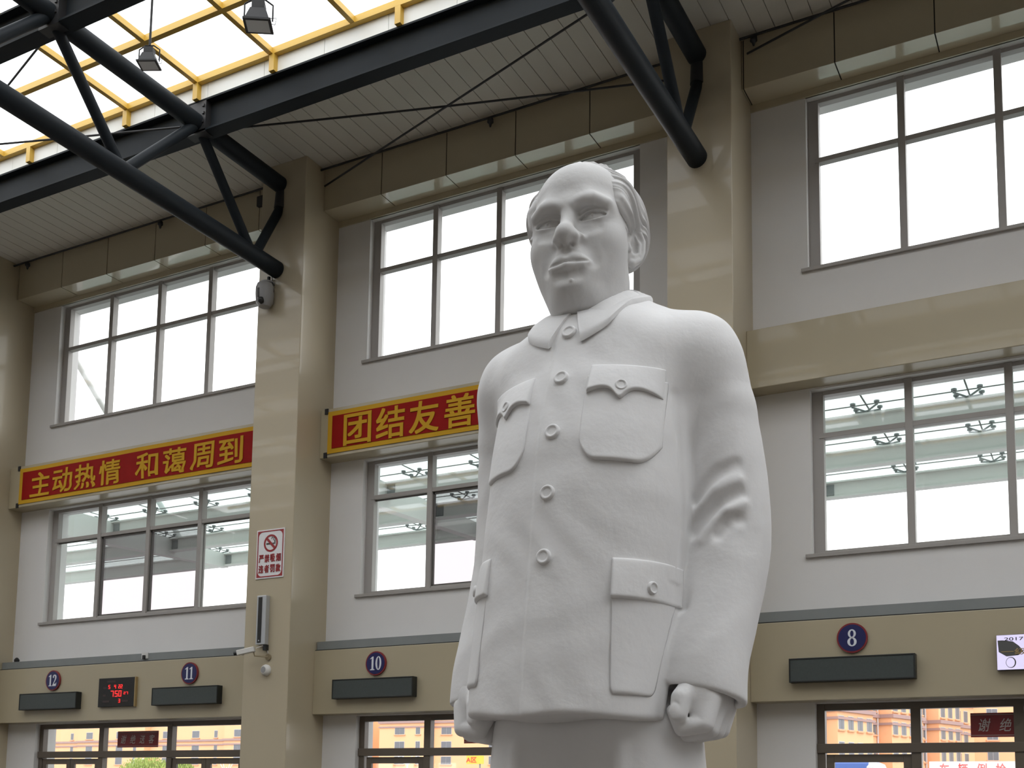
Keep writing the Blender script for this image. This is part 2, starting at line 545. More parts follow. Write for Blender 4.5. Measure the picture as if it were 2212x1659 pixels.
# ------------------------------------------------------------------ skylight
XS0, XS1 = -32.0, 23.2
sk = thing('skylight', (-12, 3, 13.35), 'yellow framed glass skylight over the hall', 'skylight')
ZS = 13.335
nodes = []
x = -13.0
while x - 1.595 > XS0: x -= 1.595
while x < XS1:
    nodes.append(x); x += 1.595
rails = []
y = SKY_Y1
while y > SKY_Y0 - .1:
    rails.append(y); y -= 1.15
for x in nodes:
    MB().box(x - .043, x + .043, rails[-1], SKY_Y1 + .04, ZS - .05, ZS + .05).build('glazing_bar', 'yellow_steel', sk)
for y in rails:
    MB().box(XS0, XS1, y - .045, y + .045, ZS - .055, ZS + .055).build('rail', 'yellow_steel', sk)
MB().box(XS0, XS1, rails[-1], SKY_Y1, ZS + .055, ZS + .075).build('glazing', 'glass_skylight', sk)
cb = MB()
k = XS0
while k < XS1 - 1.2:
    cb.box(k, k + 1.192, SKY_Y1 + .05, SKY_Y1 + .11, 13.0, ZS + .04)
    k += 1.2
cb.build('curb_panel', 'curb_white', sk)
MB().box(XS0, XS1, rails[-1] - .11, rails[-1] - .05, 12.85, ZS + .04).build('curb_panel', 'curb_white', sk)
MB().box(XS0, XS1, SKY_Y1 + .11, 13.2, ZC + .11, ZS + .1).build('curb_panel', 'curb_white', sk)
MB().box(XS0, XW1, rails[-1] - .3, rails[-1] - .11, ZC - .1, ZS + .1).build('curb_panel', 'curb_white', sk)
for x in (-17.07, -14.62, -13.0, -11.38, -8.98, -7.4, -5.8):
    MB().box(x - .05, x + .05, SKY_Y1 - .045, SKY_Y1 + .052, 13.0, ZS - .056).build('post', 'yellow_steel', sk)
MB().box(XW0, XS0, -6.95, 13.1, ZC + .04, ZC + .1).build('end_panel', 'deck_grey', sk)
MB().box(XS1, XW1, -6.95, 13.1, ZC + .04, ZC + .1).build('end_panel', 'deck_grey', sk)

# ------------------------------------------------------------------ steel: beams, trusses, rods
def i_beam(y, label):
    mb = MB()
    mb.box(XW0, XW1, y - .008, y + .008, 12.47, 12.97)
    o = thing('roof_beam', (-12, y, 12.44), label, 'beam', 'dark steel roof beams')
    mb.build('web', 'steel_dark', o)
    MB().box(XW0, XW1, y - .13, y + .13, 12.44, 12.472).build('flange', 'steel_dark', o)
    MB().box(XW0, XW1, y - .13, y + .13, 12.968, 13.0).build('flange', 'steel_dark', o)
    return o
i_beam(13.0, 'long dark steel beam running along the edge of the skylight')
i_beam(10.08, 'dark steel beam crossing the skylight in the top left corner')
for y in (7.1, 4.2, 1.2, -1.8, -4.7, -6.95):
    o = i_beam(y, 'dark steel beam overhead, above the frame of the photo')
def truss(X, label):
    t = thing('roof_truss', (X, 15.0, 11.0), label, 'truss', 'dark tubular roof trusses')
    zl, zu = 11.0, 12.62
    yb = -9.0
    MB().tube([(X, 15.02, zl), (X, yb, zl)], .155, 24).build('lower_chord', 'steel_dark', t, smooth=40)
    MB().tube([(X, 15.42, zu), (X, yb, zu)], .150, 24).build('upper_chord', 'steel_dark', t, smooth=40)
    U = [12.9 - 2.93 * k for k in range(8)]
    L = [14.33 - 2.93 * k for k in range(9)]
    for k, u in enumerate(U):
        MB().tube([(X, u, zu), (X, L[k], zl)], .085, 16).build('diagonal', 'steel_dark', t, smooth=40)
        MB().tube([(X, u, zu), (X, L[k + 1], zl)], .085, 16).build('diagonal', 'steel_dark', t, smooth=40)
        # gusset plates and bolts where the beam sits
        g = MB()
        g.box(X - .20, X + .20, u - .03, u + .16, 12.42, 12.98)
        for s in (-.15, .15):
            for z in (12.6, 12.75, 12.88):
                g.box(X + s - .02, X + s + .02, u - .05, u - .03, z - .02, z + .02)
        g.build('gusset', 'steel_black', t)
    s = MB()
    s.tube([(X, 14.40, zl + .02), (X, 15.03, zu - .42)], .085, 16)
    s.build('end_strut', 'steel_dark', t, smooth=40)
    s = MB().tube([(X, 15.0, zu - .46), (X, 15.05, zu)], .10, 16)
    s.build('end_collar', 'steel_black', t, smooth=40)
    MB().lathe([(.02, -.5), (.1, -.5), (.1, -.48), (.02, -.48)], (X, 15.0, 0)) 
    return t
truss(-13.0, 'dark tubular truss ending at the column with the no-smoking sign')
truss(-5.1, 'dark tubular truss ending at the column behind the statue')
def rod(p0, p1, label, sag=0.0):
    a, b = Vector(p0), Vector(p1)
    pts = [a.lerp(b, k / 12) - Vector((0, 0, sag * math.sin(math.pi * k / 12))) for k in range(13)]
    o = MB().tube(pts, .017, 8).build('bracing_rod', 'steel_black', smooth=40)
    tag(o, label, 'rod', 'thin steel bracing rods under the roof deck')
rod((-5.45, 13.0, 12.41), (-12.30, 15.40, 12.62), 'steel rod slanting from the top centre beam down to the left cornice')
rod((-12.55, 13.16, 12.55), (-5.45, 15.48, 12.66), 'steel rod running nearly level under the deck to the truss behind the statue', .03)
rod((-13.3, 12.82, 12.60), (-20.9, 10.25, 12.62), 'steel rod crossing under the skylight at the left edge', .02)
rod((-13.35, 10.26, 12.66), (-20.9, 12.82, 12.68), 'short visible steel rod near the top left corner')
rod((-4.45, 15.40, 12.69), (2.6, 13.18, 12.6), 'steel rod on the cornice at the top right')
for x0, x1, lab in ((-34.0, -21.76, 'thin dark pipe under the roof left of the first column'), (-20.74, -13.43, 'thin dark pipe along the cornice of the left bay'), (-12.40, -5.58, 'thin dark pipe along the cornice above the statue'), (-4.565, 24.0, 'thin dark pipe along the cornice at the top right')):
    pipe = MB().tube([(x0, 15.40, 12.955), (x1, 15.40, 12.955)], .02, 10).build('sprinkler_pipe', 'steel_black', smooth=40)
    tag(pipe, lab, 'pipe', 'thin pipes along the foot of the roof deck')
    for x in (-20.3, -16.4, -8.85, -4.35):
        if x0 < x < x1:
            hd = MB().lathe([(.02, -.02), (.05, -.03), (.055, -.09), (.03, -.11), (.015, -.17)], (x, 15.40, 12.955), 12)
            hd.build('sprinkler_head', 'steel_black', pipe, smooth=40)
bx = MB().box(-13.95, -13.70, 15.44, 15.515, 12.66, 12.86)
tag(bx.build('junction_box', 'steel_black', bevel=.01), 'small dark junction box on the cornice beside the left truss end', 'box')
# ------------------------------------------------------------------ things on the walls
def banner(x0, x1, words, label, wavy):
    y = 15.645
    b = thing('banner', ((x0 + x1) / 2, y, 7.64), label, 'banner', 'red slogan banners with gold lettering')
    z0, z1 = 7.66, 8.43
    def sheet(xa, xb, za, zb, yy, name, m):
        n = 60
        mb = MB()
        rings = []
        for k in range(n + 1):
            x = xa + (xb - xa) * k / n
            d = 0.006 * math.sin(x * 3.1) * (1 if wavy else 0.4)
            rings.append([(x, yy + d, za), (x, yy + d, zb), (x, yy + d + .006, zb), (x, yy + d + .006, za)])
        mb.loft(rings)
        return mb.build(name, m, b)
    sheet(x0, x1, z0, z1, y - .012, 'border', 'banner_gold')
    sheet(x0 + .10, x1 - .10, z0 + .085, z1 - .085, y - .020, 'cloth', 'banner_red')
    rnd = random.Random(4)
    def ripple(v):
        if wavy:
            zz = v[:, 2]
            low = np.clip((8.05 - zz) / .35, 0, 1)
            v[:, 0] += 0.035 * np.sin(zz * 24 + v[:, 0] * 1.3) * low
        v[:, 1] += 0.006 * np.sin(v[:, 0] * 3.1) * (1 if wavy else 0.4)
        return v
    for body, x, w, h, dz in words:
        text('lettering', body, 'banner_gold', x, y - .0255, 8.045 + dz, h, b, bold=.022, width=w, depth=.004, wave=ripple)
    for xx in (x0 - .03, ):
        for zz in (z0 - .02, z1 + .02):
            MB().box(xx - .05, xx + .02, y - .014, y + .01, zz - .05, zz + .05).build('clip', 'steel_black', b)
    return b
ch = lambda s, xs, w, h, dz=0.0: [(c, x, w, h, dz) for c, x in zip(s, xs)]
banner(-20.41, -13.43, ch('主动热情', (-19.74, -19.07, -18.39, -17.70), .58, .50, -.02) + ch('和蔼周到', (-16.66, -15.93, -15.20, -14.49), .58, .50, -.02),
       'red banner with eight gold characters over the left bay windows', True)
banner(-12.23, -5.75, ch('团结友善', (-11.57, -10.87, -10.18, -9.47), .58, .55, -.01),
       'red banner half hidden behind the statue', False)

def outline_mesh(name, loops, m, parent, x, y, z, depth=.004):
    """filled 2D outlines (holes allowed) set on a wall facing -Y"""
    cu = bpy.data.curves.new(name, 'CURVE')
    cu.dimensions = '2D'; cu.fill_mode = 'BOTH'; cu.extrude = depth
    for L in loops:
        s = cu.splines.new('POLY'); s.points.add(len(L) - 1); s.use_cyclic_u = True
        for p, q in zip(s.points, L):
            p.co = (q[0], q[1], 0, 1)
    mtx = Matrix(((1, 0, 0, x), (0, 0, -1, y), (0, 1, 0, z), (0, 0, 0, 1)))
    return curve_mesh(name, cu, m, parent, mtx)
def ell(cx, cz, rx, rz, n=36, pw=1.0):
    o = []
    for k in range(n):
        a = 2 * math.pi * k / n
        c, s = math.cos(a), math.sin(a)
        o.append((cx + rx * math.copysign(abs(c) ** pw, c), cz + rz * math.copysign(abs(s) ** pw, s)))
    return o
NUM = {   # bold narrow serif numerals, 1 high, about 0.5 wide, centred
    '1': [[(-.06, .36), (-.20, .30), (-.20, .34), (-.02, .48), (.09, .50), (.09, -.40), (.20, -.455), (.20, -.5), (-.19, -.5), (-.19, -.455), (-.06, -.40)]],
    '0': [ell(0, 0, .25, .5), ell(0, 0, .105, .435)],
    '8': [ell(0, .245, .215, .255) , ell(0, .245, .095, .185), ell(0, -.235, .25, .265), ell(0, -.235, .11, .20)],
    '2': [[(-.22, .22), (-.23, .34), (-.16, .45), (-.03, .5), (.10, .48), (.21, .38), (.23, .24), (.18, .08), (.06, -.10), (-.08, -.30), (.12, -.30), (.17, -.27), (.20, -.20), (.24, -.20), (.20, -.5), (-.25, -.5), (-.25, -.44), (-.10, -.20), (.02, .02), (.07, .18), (.06, .33), (-.01, .41), (-.09, .38), (-.07, .28), (-.12, .20)]],
}
def gate_sign(n, x, label):
    t = thing('gate_number_sign', (x, 15.66, 3.845), label, 'number sign', 'round blue gate number signs')
    c = (x, 3.845)
    MB().disc(c, .207, 15.655, 15.69, 56).build('rim', 'disc_red', t)
    MB().disc(c, .185, 15.650, 15.66, 56).build('disc', 'disc_blue', t)
    s = str(n)
    hgt = .235
    for k, d in enumerate(s):
        off = 0 if len(s) == 1 else (-.062 + .124 * k)
        if s == '11': off = -.055 + .11 * k
        # the 8 is drawn as two rings that overlap: one spline pair at a time
        L = NUM[d]
        if d == '8':
            for a in (L[:2], L[2:]):
                outline_mesh('numeral', [[(p[0] * hgt * 1.05, p[1] * hgt) for p in q] for q in a], 'numeral_white', t, x + off, 15.649, 3.845)
        else:
            outline_mesh('numeral', [[(p[0] * hgt, p[1] * hgt) for p in q] for q in L], 'numeral_white', t, x + off, 15.649, 3.845)
gate_sign(12, -19.045, 'round blue sign with a white 12 at the far left')
gate_sign(11, -15.315, 'round blue sign with a white 11 right of the red clock')
gate_sign(10, -11.065, 'round blue sign with a white 10 left of the statue')
gate_sign(8, -3.14, 'round blue sign with a white 8 right of the statue')
def led(x0, x1, label):
    z0, z1, y0 = 3.248, 3.585, 15.555
    t = thing('led_display', ((x0 + x1) / 2, y0, z0), label, 'display', 'switched-off long LED displays above the gates')
    f = MB()
    f.box(x0, x1, y0 + .012, 15.695, z0, z1)
    b = .022
    f.box(x0, x0 + b, y0, y0 + .014, z0, z1); f.box(x1 - b, x1, y0, y0 + .014, z0, z1)
    f.box(x0 + b, x1 - b, y0, y0 + .014, z0, z0 + b); f.box(x0 + b, x1 - b, y0, y0 + .014, z1 - b, z1)
    f.build('case', 'display_case', t, bevel=.004)
    MB().box(x0 + b, x1 - b, y0 + .006, y0 + .02, z0 + b, z1 - b).build('screen', 'display_face', t)
led(-19.90, -18.22, 'dark LED display under the number 12')
led(-16.16, -14.51, 'dark LED display under the number 11')
led(-11.90, -10.24, 'dark LED display under the number 10')
led(-3.99, -2.31, 'dark LED display under the number 8')
# digital wall clock
ck = thing('wall_clock', (-17.18, 15.64, 3.26), 'black digital calendar clock with red figures between signs 12 and 11', 'clock')
MB().box(-17.685, -16.70, 15.635, 15.695, 3.262, 3.828).build('case', 'black_paint', ck, bevel=.004)
MB().box(-16.700, -16.678, 15.63, 15.695, 3.255, 3.832).build('gold_edge', 'gold_trim', ck)
SEG = {'0': 'abcdef', '1': 'bc', '2': 'abged', '3': 'abgcd', '4': 'fgbc', '5': 'afgcd', '6': 'afgedc', '7': 'abc', '8': 'abcdefg', '9': 'abfgcd'}
def digit(d, x, z, w, h, name, m='led_red'):
    t = h * .13
    mb = MB()
    y0, y1 = 15.629, 15.637
    for s in SEG[d]:
        q = {'a': (0, w, h - t, h), 'g': (0, w, h / 2 - t / 2, h / 2 + t / 2), 'd': (0, w, 0, t), 'f': (0, t, h / 2, h), 'e': (0, t, 0, h / 2), 'b': (w - t, w, h / 2, h), 'c': (w - t, w, 0, h / 2)}[s]
        mb.box(x + q[0], x + q[1], y0, y1, z + q[2], z + q[3])
    return mb.build(name, m, ck)
for d, x in (('5', -17.41), ('4', -17.25), ('2', -17.135), ('2', -17.075)):
    digit(d, x, 3.615, .045, .075, 'date_figure')
for d, x in (('7', -17.335), ('5', -17.225), ('0', -17.125)):
    digit(d, x, 3.455, .075, .12, 'hour_figure')
for d, x in (('2', -16.985), ('7', -16.92)):
    digit(d, x, 3.495, .045, .05, 'second_figure')
digit('3', -17.12, 3.335, .045, .075, 'weekday_figure')
for x, z, w in ((-17.55, 3.62, .09), (-17.55, 3.47, .07), (-17.55, 3.35, .18), (-17.02, 3.35, .16), (-17.45, 3.74, .22)):
    MB().box(x, x + w, 15.631, 15.637, z, z + .035).build('caption', 'led_dim', ck)

# no-smoking sign on the column
sg = thing('no_smoking_sign', (-12.89, 14.99, 5.35), 'white and red no-smoking sign on the column', 'sign')
sx0, sx1, sz0, sz1 = -13.205, -12.585, 5.345, 6.215
scx = (sx0 + sx1) / 2
def rrect(x0, x1, z0, z1, r, n=8):
    o = []
    for cx_, cz_, a0 in ((x1 - r, z1 - r, 0), (x0 + r, z1 - r, 90), (x0 + r, z0 + r, 180), (x1 - r, z0 + r, 270)):
        for k in range(n + 1):
            a = R_(a0 + 90 * k / n)
            o.append((cx_ + r * math.cos(a), cz_ + r * math.sin(a)))
    return o
MB().box(sx0, sx1, 14.985, 15.0, sz0, sz1).build('plate', 'sign_white', sg)
b_ = .022
outline_mesh('red_border', [[(sx0 + b_, sz0 + b_), (sx1 - b_, sz0 + b_), (sx1 - b_, sz1 - b_), (sx0 + b_, sz1 - b_)], rrect(sx0 + .042, sx1 - .042, sz0 + .042, sz1 - .042, .09)], 'sign_crimson', sg, 0, 14.985, 0, .003)
pc = (scx + .01, 5.965)
outline_mesh('prohibition_ring', [ell(pc[0], pc[1], .155, .155, 48), ell(pc[0], pc[1], .122, .122, 48)], 'sign_crimson', sg, 0, 14.983, 0, .003)
sl = .135 * math.sqrt(.5); wq = .015
outline_mesh('slash', [[(pc[0] - sl - wq, pc[1] + sl - wq), (pc[0] - sl + wq, pc[1] + sl + wq), (pc[0] + sl + wq, pc[1] - sl + wq), (pc[0] + sl - wq, pc[1] - sl - wq)]], 'sign_crimson', sg, 0, 14.979, 0, .003)
mbc = MB()
mbc.box(pc[0] - .10, pc[0] + .035, 14.981, 14.985, pc[1] - .022, pc[1] + .005)
mbc.box(pc[0] + .045, pc[0] + .07, 14.981, 14.985, pc[1] - .022, pc[1] + .005)
mbc.box(pc[0] + .08, pc[0] + .10, 14.981, 14.985, pc[1] - .022, pc[1] + .04)
mbc.build('cigarette', 'black_paint', sg)
sm = MB()
sm.tube([(pc[0] + .085, 14.983, pc[1] + .045), (pc[0] + .05, 14.983, pc[1] + .06), (pc[0] + .06, 14.983, pc[1] + .085), (pc[0] + .03, 14.983, pc[1] + .10), (pc[0] + .01, 14.983, pc[1] + .07), (pc[0] + .03, 14.983, pc[1] + .115)], .005, 6)
sm.tube([(pc[0] + .095, 14.983, pc[1] + .045), (pc[0] + .085, 14.983, pc[1] + .08), (pc[0] + .05, 14.983, pc[1] + .115)], .005, 6)
sm.build('smoke', 'black_paint', sg)
for k, c in enumerate('严禁吸烟'):
    text('lettering', c, 'sign_crimson', scx - .192 + .128 * k, 14.982, 5.70, .135, sg, bold=.025, width=.098)
for k, c in enumerate('违者罚款'):
    text('lettering', c, 'sign_crimson', scx - .192 + .128 * k, 14.982, 5.515, .135, sg, bold=.025, width=.098)
# slim housing, camera, speaker on the column
sb = thing('column_speaker', (-12.975, 14.95, 4.18), 'slim upright silver speaker on the column below the no-smoking sign', 'speaker')
MB().box(-13.075, -12.868, 14.90, 15.0, 4.17, 5.03).build('housing', 'alu', sb, bevel=.008)
MB().box(-13.035, -12.955, 14.893, 14.905, 4.20, 5.0).build('grille', 'black_paint', sb)
MB().box(-12.93, -12.86, 14.93, 15.0, 4.07, 4.17).build('bracket', 'black_paint', sb)
MB().disc((-12.995, 4.24), .012, 14.888, 14.895, 16).build('badge', 'alu', sb)
cc = thing('security_camera', (-12.87, 14.97, 3.96), 'white bullet camera pointing left below the slim speaker', 'camera')
A, B = Vector((-12.98, 14.78, 4.075)), Vector((-13.26, 14.66, 4.005))
MB().bar(A, B, .10, .09).build('body', 'plastic_white', cc, bevel=.012)
MB().tube([B.lerp(A, .05), B - (A - B).normalized() * .055], .036, 16).build('lens', 'black_paint', cc, smooth=40)
MB().tube([(-13.02, 14.80, 4.03), (-13.01, 14.82, 3.965), (-12.85, 14.98, 3.955)], .013, 8).build('arm', 'brass', cc, smooth=40)
MB().disc((-12.85, 3.955), .058, 14.975, 15.0, 24).build('mount', 'brass', cc)
ct = MB().tube([(-13.0, 14.84, 4.10), (-12.93, 14.93, 4.15), (-12.87, 14.98, 4.10), (-12.86, 14.99, 4.02)], .007, 6).build('cable', 'plastic_white', cc, smooth=40)
sp = thing('round_speaker', (-12.88, 14.96, 3.73), 'round white wall speaker under the bullet camera', 'speaker')
MB().lathe([(.02, -.085), (.06, -.085), (.085, -.06), (.10, -.03), (.10, .0)], (-12.885, 15.0, 3.728), 32, 'Y').build('body', 'plastic_white', sp, smooth=50)
MB().lathe([(.02, -.09), (.05, -.09), (.055, -.083)], (-12.89, 15.0, 3.735), 24, 'Y').build('grille', 'plastic_grey', sp, smooth=50)
# dome unit at the end of the left truss
dm = thing('flame_detector', (-13.16, 14.92, 10.3), 'grey detector unit hanging under the left truss end', 'detector')
MB().tube([(-13.12, 14.93, 10.86), (-13.12, 14.93, 10.72)], .03, 12).build('stem', 'steel_black', dm, smooth=40)
MB().lathe([(.05, 0), (.13, .01), (.13, .04), (.05, .05)], (-13.12, 14.90, 10.70), 20).build('flange', 'plastic_grey', dm, smooth=40)
MB().lathe([(.02, -.26), (.10, -.25), (.155, -.17), (.165, -.02), (.165, .10), (.14, .17), (.04, .19)], (-13.13, 14.85, 10.52), 24).build('body', 'plastic_grey', dm, smooth=40)
MB().box(-13.16, -13.12, 14.675, 14.70, 10.40, 10.56).build('slot', 'black_paint', dm)
MB().lathe([(.01, -.07), (.05, -.04), (.06, 0), (.05, .04), (.01, .06)], (-13.10, 14.72, 10.34), 16).build('lens', 'black_paint', dm, smooth=60)
MB().tube([(-13.05, 14.93, 10.85), (-12.99, 14.88, 10.7), (-12.97, 14.9, 10.55), (-13.0, 14.88, 10.45)], .008, 6).build('cable', 'steel_black', dm, smooth=40)
# socket plate and small cable stub on the grey channel
pt = thing('socket_plate', (-16.57, 15.73, 4.25), 'small white socket plate with a black plug on the grey channel', 'socket')
MB().box(-16.655, -16.485, 15.725, 15.742, 4.185, 4.30).build('plate', 'plastic_white', pt)
MB().box(-16.60, -16.545, 15.69, 15.73, 4.17, 4.25).build('plug', 'black_paint', pt)
nb = MB().lathe([(.02, 0), (.05, .0), (.06, .05), (.03, .09), (.015, .10)], (-20.36, 15.80, 4.29), 10)
tag(nb.build('cable_gland', 'black_paint', smooth=40), 'small black cable stub on the channel at the far left', 'fitting')
# red plaques on the door transom glass
def plaque(x0, x1, words, label):
    z0, z1 = 2.49, 2.813
    t = thing('door_plaque', ((x0 + x1) / 2, 16.11, z0), label, 'plaque', 'dark red farewell plaques on the door glass')
    MB().box(x0, x1, 16.155, 16.167, z0, z1).build('plate', 'plaque_red', t)
    MB().box(x0, x1, 16.152, 16.156, z0 + .022, z0 + .028).build('rule', 'plaque_silver', t)
    MB().box(x0, x1, 16.152, 16.156, z1 - .028, z1 - .022).build('rule', 'plaque_silver', t)
    n = len(words)
    for k, c in enumerate(words):
        x = x0 + (x1 - x0) * (k + .5) / n * .92 + (x1 - x0) * .04
        text('lettering', c, 'plaque_silver', x, 16.152, (z0 + z1) / 2, .17, t, bold=.004, width=.15, shear=.25, depth=.002)
plaque(-17.655, -16.545, '谢绝送客', 'dark red plaque with four silver characters on the left doors')
plaque(-9.585, -8.475, '谢绝送客', 'dark red plaque mostly hidden by the statue hand')
plaque(-1.714, -0.604, '谢绝送客', 'dark red plaque cut off by the right edge of the photo')
# wall screen at the right edge
sc_ = thing('wall_screen', (-0.7, 15.60, 3.32), 'lit lilac information screen at the right edge', 'screen')
MB().box(-1.315, 0.0, 15.60, 15.69, 3.315, 3.77).build('case', 'black_paint', sc_)
MB().box(-1.312, -0.003, 15.596, 15.602, 3.32, 3.766).build('display', 'screen_lilac', sc_)
text('caption', '2017-2019年度', 'black_paint', -0.86, 15.593, 3.715, .055, sc_, bold=.01, width=.72, depth=.001)
outline_mesh('dark_picture', [[(-1.30, 3.70), (-1.24, 3.70), (-1.12, 3.68), (-1.05, 3.62), (-1.0, 3.55), (-1.06, 3.50), (-1.2, 3.49), (-1.29, 3.55)]], 'screen_grey', sc_, 0, 15.596, 0, .001)
text('caption', '一级客运', 'gold_trim', -0.95, 15.593, 3.55, .085, sc_, bold=.02, width=.62, depth=.001)
ring = ell(-1.14, 3.42, .07, .06)
outline_mesh('line_picture', [ell(-1.15, 3.41, .06, .07), ell(-1.155, 3.41, .05, .062)], 'screen_grey', sc_, 0, 15.596, 0, .001)
text('caption', '站', 'black_paint', -0.86, 15.593, 3.43, .10, sc_, bold=.01, depth=.001)
# pendant floodlights
def flood(x, y, z, yaw, label, k=.58):
    t = thing('floodlight', (x, y, z), label, 'floodlight', 'floodlights hanging below the skylight')
    M = Matrix.Translation((x, y, z)) @ Matrix.Rotation(yaw, 4, 'Z') @ Matrix.Scale(k, 4)
    MB().loft([[(-.13, -.11, .12), (.13, -.11, .12), (.13, .11, .12), (-.13, .11, .12)], [(-.21, -.17, -.12), (.21, -.17, -.12), (.21, .17, -.12), (-.21, .17, -.12)]]).xf(M).build('housing', 'steel_black', t, bevel=.006)
    MB().box(-.235, .235, -.195, .195, -.155, -.12).xf(M).build('rim', 'steel_black', t)
    MB().box(-.19, .19, -.15, .15, -.160, -.150).xf(M).build('lens', 'lamp_glass', t)
    MB().box(-.11, .11, -.10, .10, .12, .26).xf(M).build('ballast_box', 'steel_black', t, bevel=.006)
    MB().tube([(-.24, 0, -.05), (-.24, 0, .24), (-.1, 0, .34), (.1, 0, .34), (.24, 0, .24), (.24, 0, -.05)], .016, 6).xf(M).build('yoke', 'steel_black', t)
    MB().tube([(x, y, z + .34 * k), (x, y, 12.45)], .016, 8).build('hanger', 'steel_black', t)
    MB().tube([M @ Vector((.2, .0, .0)), M @ Vector((.30, .02, .03)), M @ Vector((.28, .02, -.10)), M @ Vector((.2, 0, -.09))], .005, 6).build('cable', 'steel_black', t)
flood(-11.1, 10.08, 11.40, R_(26), 'floodlight hanging on a long rod, left of the pair')
flood(-9.2, 10.08, 11.36, R_(32), 'floodlight hanging at the top edge, right of the pair', .74)
# ------------------------------------------------------------------ outside
structure(MB().box(-420, 200, OY + .05, 420, -0.25, -0.05).build('floor_outside', 'asphalt'))
structure(MB().box(-420, 200, -200, SY - .45, -0.25, -0.05).build('floor_forecourt', 'asphalt'))
# glass canopy on white beams
cn = thing('canopy', (-9, 19.5, 7.6), 'glass canopy on pale beams outside the lower windows', 'canopy')
CB = [18.45, 20.32, 22.25]
for y in CB:
    MB().box(-32, 8, y - .015, y + .015, 7.62, 7.92).build('cross_beam', 'beam_white', cn)
    MB().box(-32, 8, y - .10, y + .10, 7.60, 7.63).build('flange', 'beam_white', cn)
    MB().box(-32, 8, y - .10, y + .10, 7.90, 7.93).build('flange', 'beam_white', cn)
for x in (-20.75, -12.97, -5.05, 2.85):
    m = MB()
    m.loft([[(x - .11, OY, 7.30), (x + .11, OY, 7.30), (x + .11, OY, 7.93), (x - .11, OY, 7.93)], [(x - .11, 22.35, 7.58), (x + .11, 22.35, 7.58), (x + .11, 22.35, 7.93), (x - .11, 22.35, 7.93)]])
    m.build('bracket_beam', 'beam_white', cn)
    for y in CB:
        for s in (-1, 1):
            MB().box(x + s * .12, x + s * .30, y - .03, y - .02, 7.66, 7.88).build('splice_plate', 'trim_grey', cn)
gx = []
for b, (first, sp, n) in enumerate(((-22.5, 1.575, 6), (-12.2, 1.56, 5), (-3.40, 1.555, 5))):
    gx += [first + sp * k for k in range(n)]
gx = sorted(gx)
MB().box(-32, 8, OY + .1, 23.4, 8.10, 8.115).build('glass_roof', 'glass_canopy', cn)
sm_ = MB()
for y in [17.5] + CB + [23.38]:
    if y in CB: sm_.box(-32, 8, y - .012, y + .012, 8.088, 8.10)
for x in gx:
    sm_.box(x - .012, x + .012, OY + .1, 23.4, 8.088, 8.10)
sm_.build('glass_joints', 'frame_dark', cn)
for y in CB:
    for x in gx:
        f = MB()
        f.tube([(x, y, 7.92), (x, y, 7.99)], .03, 8)
        for sx, sy in ((1, 1), (1, -1), (-1, 1), (-1, -1)):
            f.tube([(x, y, 7.97), (x + sx * .19, y + sy * .14, 8.03)], .016, 6)
            f.tube([(x + sx * .19, y + sy * .14, 8.02), (x + sx * .19, y + sy * .14, 8.06)], .022, 6)
            f.tube([(x + sx * .19, y + sy * .14, 8.06), (x + sx * .19, y + sy * .14, 8.09)], .045, 8)
        f.build('spider_fitting', 'trim_grey', cn)
for x in (-21.2, ):
    MB().tube([(x, 16.5, 12.7), (x, 21.6, 7.7)], .07, 12).build('stay_rod', 'beam_white', cn, smooth=40)
# outer piers that hold the canopy
# apartment blocks
def block(name, x0, y0, wid, dep, hgt, rotz, cols, rows, bands, label, proj=(), z_from=0):
    """cols = local x of windows; rows = sill heights; proj = (x0, x1) ranges that step forward"""
    M = Matrix.Translation((x0, y0, 0)) @ Matrix.Rotation(rotz, 4, 'Z')
    t = thing('apartment_block', (x0, y0, 0), label, 'building', 'orange apartment blocks across the road')
    MB().box(0, wid, 0, dep, 0, hgt).xf(M).build('wall', 'house_orange', t)
    def front(x):
        for a, b in proj:
            if a <= x <= b: return -1.8
        return 0.0
    for a, b in proj:
        MB().box(a, b, -1.8, 0.5, 0, hgt).xf(M).build('bay_front', 'house_orange', t)
        MB().box(a - .3, b + .3, -2.1, 0.2, hgt, hgt + .5).xf(M).build('parapet', 'house_band', t)
    for z in bands:
        m = MB().box(-.2, wid + .2, -.35, .2, z, z + .45)
        m.box(-.2, wid + .2, -.2, .2, z - .9, z - .6)
        for a, b in proj:
            m.box(a - .2, b + .2, -2.15, 0, z, z + .45)
            m.box(a - .2, b + .2, -2.0, 0, z - .9, z - .6)
        m.xf(M).build('cornice', 'house_band', t)
    MB().box(-.4, wid + .4, -.4, dep + .4, hgt, hgt + .5).xf(M).build('roof', 'house_band', t)
    for z in rows:
        for x, w in cols:
            y = front(x)
            f = MB().box(x - w / 2, x + w / 2, y - .06, y + .2, z, z + 1.65).xf(M).build('window', 'house_frame', t)
            g = MB()
            g.box(x - w / 2 + .07, x - .03, y - .09, y + .1, z + .08, z + 1.57)
            g.box(x + .03, x + w / 2 - .07, y - .09, y + .1, z + .08, z + 1.57)
            g.xf(M).build('pane', 'house_glass', f)
            MB().box(x - w / 2 - .15, x + w / 2 + .15, y - .25, y, z - .18, z).xf(M).build('sill', 'house_sill', f)
    for a, b in proj:
        MB().tube([(a - .4, -.15, 0), (a - .4, -.15, hgt)], .12, 8).xf(M).build('downpipe', 'house_frame', t)
    return t
rows = (5.0, 8.0, 11.0, 14.0)
W1 = [(6, 1.0), (14, 2.2), (24, 2.2), (29, 1.0), (37, 2.2), (46, 2.2), (52, 1.0), (60, 2.2), (69, 2.2), (77, 1.2), (84, 2.2)]
